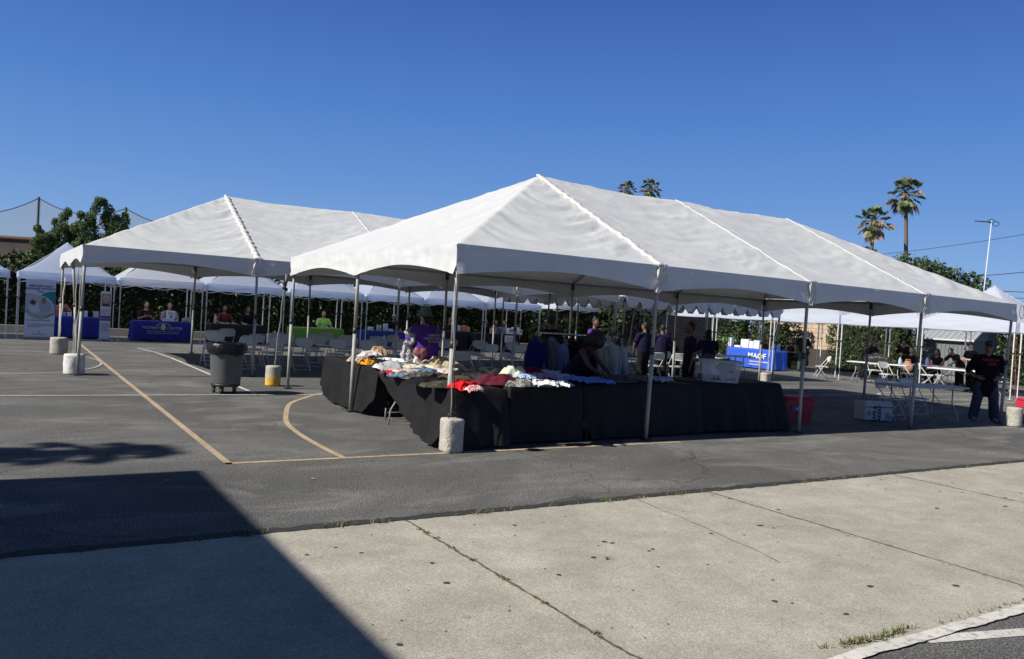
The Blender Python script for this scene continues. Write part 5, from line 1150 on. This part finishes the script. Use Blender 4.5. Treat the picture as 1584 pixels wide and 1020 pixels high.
# ---------------------------------------------------------------- people
SK = [mat('skin_light', (.42,.25,.17), .55), mat('skin_mid', (.20,.112,.07), .6), mat('skin_dark', (.085,.045,.03), .6)]
hairm = mat('hair_black', (.012,.010,.009), .6, bump=.5, bscale=60); hairb = mat('hair_brown', (.05,.03,.018), .6, bump=.5, bscale=60)
eye_m = mat('eye', (.01,.01,.01), .3)
def rotx(v, a, c):
    v = Vector(v)-c; return Vector((v.x, v.y*cos(a)-v.z*sin(a), v.y*sin(a)+v.z*cos(a)))+c
def person(label, x, y, face, h=1.7, pose='stand', bend=0, arms='down', armsR=None, shirt=(.02,.02,.02), snm='sblack', pants=(.02,.02,.03), pnm='pblack', skin=1, hair='short', hm=None, fat=1., vox=.016, headturn=0, nod=0, tank=False, hem=0, shoes=(.03,.03,.03), stride=.0, shorts=False, seat_h=.46):
    t = thing('person', label, 'person', (x, y, 0), radians(face)); k = h/1.75; sk = SK[skin]; hm = hm or hairm
    hipz = .92 if pose == 'stand' else seat_h+.10; dz = hipz-.92
    C = Vector((0, 0, hipz)); A = -radians(bend)
    def up(p): q = Vector((p[0]*1, p[1], p[2]+dz)); return rotx(q, A, C)
    pel = up((0,0,.94)); wai = up((0,.0,1.08)); che = up((0,.01,1.28)); sho = up((0,0,1.42)); nek = up((0,.0,1.50))
    hd = nek+(up((0,.03,1.66))-nek).normalized()*.135
    if nod: hd = nek+Vector((0, .12*sin(radians(nod+bend)), .13*cos(radians(nod+bend))))
    X = Vector((1,0,0)); S = MB(); T = MB(); Pn = MB(); Hn = MB()
    tw = fat
    # torso
    S.limb([pel, wai, che, sho], [(.13*tw,.09*tw),(.12*tw,.085*tw),(.135*tw,.09*tw),(.14,.06)], 14, side=X)
    S.limb([sho+Vector((0,0,-.02)), nek, hd-(hd-nek)*.3], [.065,.055,.055], 10)
    sh_top = sho
    T.limb(([C+Vector((0,0,-hem+.02))] if hem else [])+[pel+Vector((0,0,-.03)), wai, che, sho+Vector((0,0,-.015))], ([(.17*tw,.12*tw)] if hem else [])+[(.165*tw,.115*tw),(.165*tw,.12*tw),(.165*tw,.115*tw**.7),(.155*tw**.4,.075)], 16, side=X)
    if fat > 1.25: T.ell(up((0,.06*tw,1.08)), (.17*tw,.12*tw,.17), 14, 10)
    AR = {'down': [(.06,-.03,-.29),(.07,.04,-.54)], 'hips': [(.13,-.06,-.31),(.00,.14,-.43)], 'table': [(.10,.12,-.27),(.04,.36,-.30)], 'hold': [(.09,.10,-.27),(-.06,.30,-.20)], 'reach': [(.06,.20,-.24),(-.03,.44,-.40)],
          'fold': [(.08,.05,-.28),(-.12,.26,-.26)], 'low': [(.08,.10,-.28),(.0,.22,-.50)], 'up': [(.16,.1,-.2),(.05,.22,-.02)]}
    hz = []
    for s in (-1, 1):
        a_ = AR[(armsR if s == 1 and armsR else arms)]; sp = up((s*.185*max(1, tw**.5),0,1.40))
        el = sp+Vector((s*a_[0][0], a_[0][1], a_[0][2])); wr = sp+Vector((s*a_[1][0], a_[1][1], a_[1][2]))
        S.limb([up((s*.12,0,1.41)), sp, sp.lerp(el,.5), el, el.lerp(wr,.4), wr], [.055,.052*tw**.3,.046*tw**.3,.038,.038,.026], 10)
        if not tank: T.limb([up((s*.10,0,1.39)), sp+Vector((0,0,-.005)), sp.lerp(el,.95 if hem else .72)], [.075,.075*tw**.35,.070*tw**.35], 10)
        # hand: palm, four fingers, thumb
        d = (wr-el).normalized(); 
        if a_ is AR['hips']: d = (d+Vector((-s*.9,.5,-.1))).normalized()
        sd = d.cross(Vector((0,1,0)) if abs(d.y) < .8 else Vector((0,0,1))).normalized(); pn = d.cross(sd).normalized()
        Hn.limb([wr-d*.01, wr+d*.045, wr+d*.085], [(.026,.018),(.038,.016),(.038,.014)], 10, side=sd); kn = wr+d*.085
        for f_, (o, l) in enumerate(((-.029,.065),(-.010,.076),(.010,.072),(.028,.056))):
            b = kn+sd*o; cu = pn*(.012 if a_ is AR['down'] else .02); Hn.limb([b-d*.02, b+d*l*.5+cu*.4, b+d*l+cu*1.5], [.0095,.0088,.0075], 6)
        tb = wr+d*.03-sd*.034*s; Hn.limb([wr+d*.02-sd*.015*s, tb, tb+d*.045-sd*.022*s, tb+d*.075-sd*.026*s], [.014,.013,.011,.009], 6)
        hz.append(wr+d*.09)
    # head
    Rh = Matrix.Rotation(radians(headturn), 3, 'Z') @ Matrix.Rotation(-radians(bend*.6+nod), 3, 'X')
    def hf(v):
        v = v.copy(); zz = v.z/.125
        if zz < 0: v.x *= 1-.28*zz*zz; v.y *= 1-.12*zz*zz
        if v.y > 0 and zz < .2: v.y += .008
        return v
    S.ell(hd, (.078*min(1.15, tw**.4),.098,.125), 18, 14, rot=Rh, fn=hf)
    def hp(p): return hd+Rh @ Vector(p)
    S.limb([hp((0,.088,.015)), hp((0,.108,-.02)), hp((0,.10,-.028))], [.009,.014,.012], 6)     # nose
    S.limb([hp((-.025,.088,-.058)), hp((0,.095,-.058)), hp((.025,.088,-.058))], [.007,.010,.007], 6)   # lips
    S.limb([hp((-.04,.080,.035)), hp((.04,.080,.035))], [.010,.010], 6); S.ell(hp((0,.072,-.095)), (.03,.025,.02), 8, 6)
    for s in (-1, 1): S.ell(hp((s*.080,-.005,-.005)), (.012,.022,.032), 8, 6, rot=Rh)
    # legs
    for s in (-1, 1):
        if pose == 'stand':
            hp_ = C+Vector((s*.09,0,-.02)); kn_ = Vector((s*(.10+stride*.6), .03, .49)); an = Vector((s*(.11+stride), -.02, .09))
        else:
            hp_ = C+Vector((s*.09,0,-.04)); kn_ = Vector((s*.12, .42, seat_h+.05)); an = Vector((s*.11, .40, .09))
        S.limb([hp_, hp_.lerp(kn_,.5), kn_, kn_.lerp(an,.35), an], [.085,.068,.05,.05,.034], 10); S.limb([an, an+Vector((0,.05,-.05)), an+Vector((0,.16,-.065))], [.035,.032,.022], 8)
        e_ = kn_ if shorts else an+Vector((0,0,.01)); f2 = tw**.5
        pts = [hp_, hp_.lerp(kn_,.5), kn_] if shorts else [hp_, hp_.lerp(kn_,.5), kn_, kn_.lerp(an,.5), e_]
        g2 = f2*(1.12 if hem else 1); Pn.limb(pts, [.112*f2,.095*f2,.078*f2] if shorts else [.110*f2,.094*g2,.080*g2,.078*g2,.078*g2], 12)
        m_ = MB(); m_.ell(an+Vector((0,.06,-.05)), (.048,.135,.042), 12, 8, fn=lambda v: Vector((v.x, v.y, max(v.z, -.038)))); m_.build('shoe', mat('shoe_%d' % int(shoes[0]*100), shoes, .6), t)
    Pn.limb([C+Vector((0,0,-.05)), C+Vector((0,0,.06))], [(.155*tw,.115*tw**.8),(.15*tw,.11*tw**.8)], 14, side=X)
    remesh(S, 'body', sk, t, vox, smooth=2, raw=Hn)
    remesh(T, 'shirt', mat('cl_'+snm, shirt, .85, spec=.15), t, vox, .010, 7, smooth=4)
    remesh(Pn, 'trousers', mat('cl_'+pnm, pants, .85, spec=.15, var=.15, vscale=9), t, vox, .008, 8, smooth=4)
    m_ = MB()
    for s in (-1, 1): m_ = MB(); m_.ell(hp((s*.030,.090,.012)), (.011,.006,.006), 8, 6); m_.build('eye', eye_m, t)
    # hair and headwear
    if hair != 'none':
        H = MB(); big = {'short': 1.0, 'long': 1.05, 'bun': 1.03, 'afro': 1.0, 'cap': .98, 'grey': 1.0, 'pony': 1.02}.get(hair, 1.)
        H.ell(hp((0,-.022,.028)), (.086*big,.098*big,.115*big), 16, 12, rot=Rh)
        if hair == 'afro': H.ell(hp((0,-.03,.05)), (.155,.16,.15), 18, 14, rot=Rh); H.ell(hp((0,-.10,-.03)), (.13,.11,.14), 14, 10, rot=Rh)
        if hair == 'long': H.limb([hp((0,-.06,.02)), hp((0,-.085,-.08)), hp((0,-.085,-.2)), hp((0,-.06,-.30))], [(.085,.05),(.092,.05),(.095,.045),(.07,.03)], 14, side=Rh @ X)
        if hair == 'bob': H.limb([hp((0,-.05,.02)), hp((0,-.07,-.06)), hp((0,-.065,-.13))], [(.088,.055),(.09,.055),(.075,.045)], 14, side=Rh @ X)
        if hair == 'pony': H.limb([hp((0,-.10,.06)), hp((0,-.15,.03)), hp((0,-.15,-.1))], [.03,.035,.02], 10)
        if hair == 'bun': H.ell(hp((0,-.05,.14)), (.045,.045,.04), 10, 8)
        remesh(H, 'hair', hm, t, vox, .012 if hair == 'afro' else .004, 22 if hair == 'afro' else 30, smooth=2)
    if hair == 'cap':
        K_ = MB(); K_.ell(hp((0,-.010,.062)), (.094,.108,.085), 18, 12, rot=Rh, fn=lambda v: Vector((v.x, v.y, max(v.z, -.012)))); K_.build('cap', blk, t)
        K_ = MB(); K_.grid(12, 5, lambda u, v: hp(((u-.5)*.15*(1-.15*v), .085+.075*v-.05*(2*u-1)**2, .058-.012*v-.018*(2*u-1)**2))); K_.build('cap_brim', blk, t)
    t['_hd'] = 0; del t['_hd']; t.scale = (k, k, k)
    return t, hp, up, hz
# the man at right
q = gp(1521, 651); cf = math.degrees(math.atan2(-(CAM.x-q.x), CAM.y-q.y)) 
man, hp, up, hz = person('heavy man in black tee, cap, sunglasses and jeans standing with hands on his hips', q.x, q.y, cf+14, 1.72, arms='hips', shirt=(.008,.008,.010), snm='manblack', pants=(.045,.065,.10), pnm='jeans', skin=1, hair='cap', fat=1.42, vox=.013, hem=.25, shoes=(.30,.29,.28), stride=.10, headturn=-6)
mb = MB(); mb.ell(hp((-.034,.100,.014)), (.030,.008,.019), 10, 8); mb.ell(hp((.034,.100,.014)), (.030,.008,.019), 10, 8); mb.tube([hp((-.082,.0,.02)), hp((-.066,.088,.02)), hp((.066,.088,.02)), hp((.082,.0,.02))], .004, 5); mb.build('sunglasses', mat('sunglass', (.01,.01,.012), .15), man)
text(man, "NATION\n   KMK", .085, (0, up((0,.23,1.30)).y, 1.32), (pi/2,0,pi), mat('print_red', (.30,.015,.02), .7), 'shirt_print', bold=.002)
text(man, "A", .04, hp((0,.118,.085)), (pi/2-.3,0,pi), mat('cap_emblem', (.3,.3,.32), .6), 'cap_emblem')
# woman in purple with bucket hat
q = at(660, 520, 13.9); pw, hp, up, hz = person('woman in purple T-shirt and patterned bucket hat seen from behind, sorting clothes', q.x, q.y, 12, 1.70, arms='hold', armsR='low', bend=4, shirt=(.10,.04,.27), snm='purple', pants=(.04,.075,.11), pnm='jeans2', skin=0, hair='bob', hm=hairm, fat=1.56, vox=.014, nod=12)
hatm = camo_mat('hat_pattern', [(.10,.16,.12), (.03,.05,.08), (.22,.26,.16), (.05,.12,.09)], 22)
mb = MB(); mb.lathe((0,0,0), [(.02,.125),(.07,.12),(.095,.10),(.105,.03),(.112,.0),(.165,-.045),(.168,-.05),(.11,-.01),(.10,.0)], 28, fn=lambda v, b: v+Vector((0,0,.008*sin(3*b)))); c = hp((0,-.012,.045)); mb.build('bucket_hat', hatm, pw, c)
text(pw, "COMMUNITY\nHEALTH VOLUNTEER\nTEAM EVENT", .052, (.03, up((0,-.215,1.3)).y-.01, 1.28), (pi/2,0,0), mat('print_lilac', (.45,.40,.55), .7), 'shirt_print', bold=.001)
bagm = mat('bag_mauve', (.24,.085,.10), .6, bump=.3, bscale=20)
mb = MB(); mb.tube([(.17,-.06,1.47),(.10,-.185,1.36),(0,-.20,1.2),(-.14,-.185,1.03),(-.20,-.12,.96)], [(.016,.005)]*5, 6, side=(1,0,0)); 
bgt = thing('shoulder_bag', 'mauve crossbody bag on the back of the woman in purple', 'bag', (pw.location.x, pw.location.y, 0), pw.rotation_euler.z); mb.build('strap', bagm, bgt)
mb = MB(); mb.limb([(-.30,-.12,.98),(-.22,-.16,.93),(-.16,-.16,.98)], [(.07,.05),(.10,.07),(.07,.05)], 12, side=(0,0,1)); remesh(mb, 'body', bagm, bgt, .014, .02, 9)
zz_ = cmat('blackwhite', (.5,.5,.5), [(.62,.62,.64), (.03,.03,.05), (.62,.62,.64), (.05,.05,.08)])
q = at(637, 540, 13.8); mb = MB(); mb.limb([(0,0,.30),(.02,0,.12),(-.02,.0,-.1),(.04,0,-.28)], [(.10,.08),(.16,.1),(.15,.1),(.08,.05)], 14, side=(1,0,0)); hc = thing('held_clothes', 'black and white garment bundle held by the woman in purple', 'garment', (q.x, q.y, q.z)); remesh(mb, 'cloth', zz_, hc, .014, .07, 9, smooth=1)
q = at(647, 562, 13.7); mb = MB(); mb.limb([(0,0,.10),(0,0,-.1)], [(.06,.05),(.15,.06)], 12, side=(1,0,0)); hc = thing('plastic_bag', 'bright white bag hanging below the held garments', 'bag', (q.x, q.y, q.z)); remesh(mb, 'body', cmat('whitebag', (.75,.75,.75)), hc, .014, .03, 9)
# bending woman
q = at(884, 560, 12.75); bw, hp, up, hz = person('woman with big dark curly hair in a dark sleeveless top bending over the blue shirt', q.x, q.y, 205, 1.60, arms='reach', bend=36, shirt=(.012,.014,.03), snm='tankdark', pants=(.012,.02,.06), pnm='skirtnavy', skin=2, hair='afro', fat=1.05, vox=.013, nod=20, tank=True)
q = at(1066, 560, 17.3); person('person in purple T-shirt and black trousers standing in profile, looking left', q.x, q.y, 62, 1.74, arms='down', shirt=(.022,.017,.055), snm='purple2', pants=(.010,.010,.012), skin=1, hair='short', fat=1.15)
q = at(919, 520, 22); person('person in purple T-shirt standing behind the clothes rack under the tent', q.x, q.y, 195, 1.70, arms='hold', shirt=(.07,.03,.20), snm='purple', skin=1, hair='bun', fat=1.1)
q = at(852, 510, 17.5); person('person in black cap and black top left of the clothes rack', q.x, q.y, -70, 1.70, arms='low', shirt=(.01,.01,.012), snm='manblack', skin=1, hair='cap', fat=1.1)
q = at(997, 530, 22.5); person('person in dark purple shirt seen from behind by the grey tables', q.x, q.y, 0, 1.66, arms='low', shirt=(.012,.010,.040), snm='purple3', skin=1, hair='short', fat=1.3)
q = at(1024, 530, 23.5); person('second person in dark purple shirt right of the one seen from behind', q.x, q.y, -30, 1.62, arms='hold', shirt=(.012,.010,.040), snm='purple3', skin=1, hair='short', fat=1.1)
q = at(1036, 525, 27); person('dark clothed seated person behind the papers table', q.x, q.y, 170, 1.66, pose='sit', arms='table', skin=1, hair='long')
q = at(1097, 530, 20); person('person in purple shirt with pale shirt tail leaning over by the tent pole', q.x, q.y, -40, 1.64, bend=25, arms='reach', shirt=(.022,.017,.055), snm='purple2', pants=(.08,.10,.13), pnm='palewrap', skin=1, hair='long', fat=1.1)
# people behind the tables of the left row: Y of the seat row, label, pixel column
for px, py, Y, lab, sh, sn, hr, hmm, sk_, ar, fat in (
    (93,488,22.1,'seated person in pink top with raised arms behind the left banner table',(.35,.12,.10),'pinktop','short',None,0,'up',1.),
    (226,488,21.75,"long-haired woman in dark top seated at the women's centre table",(.03,.015,.02),'darktop','long',None,0,'hold',1.),
    (262,490,21.8,"person in pale mauve top behind the tall white display box",(.32,.25,.32),'mauvetop','short',hairb,0,'table',1.),
    (347,494,22.0,'person in reddish top at the left end of the black table',(.10,.02,.03),'redtop','short',None,1,'table',1.),
    (383,494,21.95,'person in black top seated at the middle of the black table',(.012,.012,.014),'manblack','long',None,1,'table',1.),
    (500,496,21.6,'man in bright lime T-shirt seated behind the lime cloth',(.36,.62,.14),'limetop','short',hairb,0,'table',1.25),
    (609,499,21.9,'person in pink cap seated at the dark blue table',(.02,.02,.02),'manblack','short',None,1,'table',1.),
    (696,500,21.7,'person in dark top seated left of the orange folder',(.02,.015,.02),'darktop','short',None,1,'table',1.1),
    (751,507,20.9,'person in black top turned sideways beside the printed box table',(.015,.015,.018),'manblack','bun',None,1,'reach',1.),
    (766,510,21.4,'person in blue grey top behind the tan printed box',(.12,.13,.22),'greytop','short',None,1,'table',1.),
    (778,508,21.4,'bald person behind the white cartons',(.25,.25,.2),'palegtop','none',None,0,'table',1.)):
    q = hy(px, py, Y); p_, hp, up, hz = person(lab, q.x, q.y, 180+random.uniform(-15,15), 1.66, pose='sit', arms=ar, shirt=sh, snm=sn, skin=sk_, hair=hr, hm=hmm, fat=fat, vox=.019)
    if px == 609:
        mb = MB(); mb.ell(hp((0,-.01,.065)), (.095,.11,.08), 14, 10, fn=lambda v: Vector((v.x, v.y, max(v.z, -.01)))); mb.grid(8, 3, lambda u, v: hp(((u-.5)*.14, .085+.07*v-.04*(2*u-1)**2, .058))); mb.build('cap', mat('cap_pink', (.42,.26,.22), .7), p_)
# right side group; X of their row
for px, py, X_, lab, kw in (
    (1189,538,24.0,'woman waving a hand beside the bright blue table, partly hidden',dict(pose='sit', arms='up', shirt=(.03,.02,.02), snm='darktop', skin=1, hair='short', face=80)),
    (1200,545,23.2,'person in sky blue polo and beige trousers seated looking at a phone',dict(pose='sit', arms='fold', shirt=(.14,.28,.62), snm='skypolo', pants=(.32,.29,.24), pnm='beigep', skin=1, hair='short', face=75, shoes=(.4,.4,.4), fat=1.15)),
    (1223,548,23.8,'woman in black sleeveless dress seated next to the standing person',dict(pose='sit', arms='fold', shirt=(.01,.01,.012), snm='manblack', skin=1, hair='long', face=110, tank=True)),
    (1240,560,23.0,'person in black tee and grey green trousers standing with back to the camera',dict(arms='hold', shirt=(.010,.009,.012), snm='manblack', pants=(.05,.07,.075), pnm='greygreen', skin=1, hair='short', face=-70, h=1.66, fat=1.1)),
    (1337,560,22.6,'person bending at the white table, white and red panel on the back',dict(arms='reach', bend=35, shirt=(.02,.02,.025), snm='manblack', skin=1, hair='short', face=200)),
    (1397,555,24.4,'woman in black top holding a yellow cup behind the long table',dict(arms='fold', h=1.55, shirt=(.01,.01,.012), snm='manblack', skin=1, hair='bun', face=105)),
    (1409,562,24.2,'smiling person in black top leaning on the long table',dict(pose='sit', arms='table', shirt=(.01,.01,.012), snm='manblack', skin=0, hair='short', face=105)),
    (1449,562,24.0,'long-haired woman in black top seated before the shed',dict(pose='sit', arms='fold', shirt=(.01,.01,.012), snm='manblack', skin=1, hair='long', face=85)),
    (1486,562,23.3,'person in black leaning far over the white table left of the standing capped one',dict(arms='reach', bend=45, h=1.6, shirt=(.01,.01,.012), snm='manblack', skin=1, hair='short', face=75)),
    (1503,565,22.3,'person in black cap and tee standing just left of the heavy man',dict(arms='fold', h=1.66, bend=6, shirt=(.01,.01,.012), snm='manblack', pants=(.02,.02,.025), skin=0, hair='cap', face=70, nod=15))):
    q = hx(px, py, X_); kw = dict(kw); fc = kw.pop('face'); hh = kw.pop('h', 1.64); p_, hp, up, hz = person(lab, q.x, q.y, fc, hh, vox=.019, **kw)
    if px == 1397:
        mb = MB(); mb.lathe((0,0,0), [(.035,-.06),(.045,.06)], 12); c_ = thing('cup', 'yellow cup held by the woman in black', 'cup', p_.matrix_basis @ Vector((-.0,.30,1.13)), 0, 'yellow cups'); mb.build('body', MATS['item_yellow'], c_); mb = MB(); mb.lathe((0,0,.06), [(.047,0),(.047,.01)], 12); mb.build('lid', MATS['item_ylid'], c_)
    if px == 1337:
        mb = MB(); mb.grid(8, 8, lambda u, v: tuple(up(((u-.5)*.26, -.135-.02*sin(pi*u), 1.05+.36*v)))); mb.build('back_panel', cm('backwhite', (.6,.6,.62)), p_); mb = MB(); mb.grid(2, 8, lambda u, v: tuple(up((.07+.06*u, -.165, 1.05+.3*v)))); mb.build('back_stripe', cm('backred', (.4,.05,.03)), p_)

# FINISH
finish()
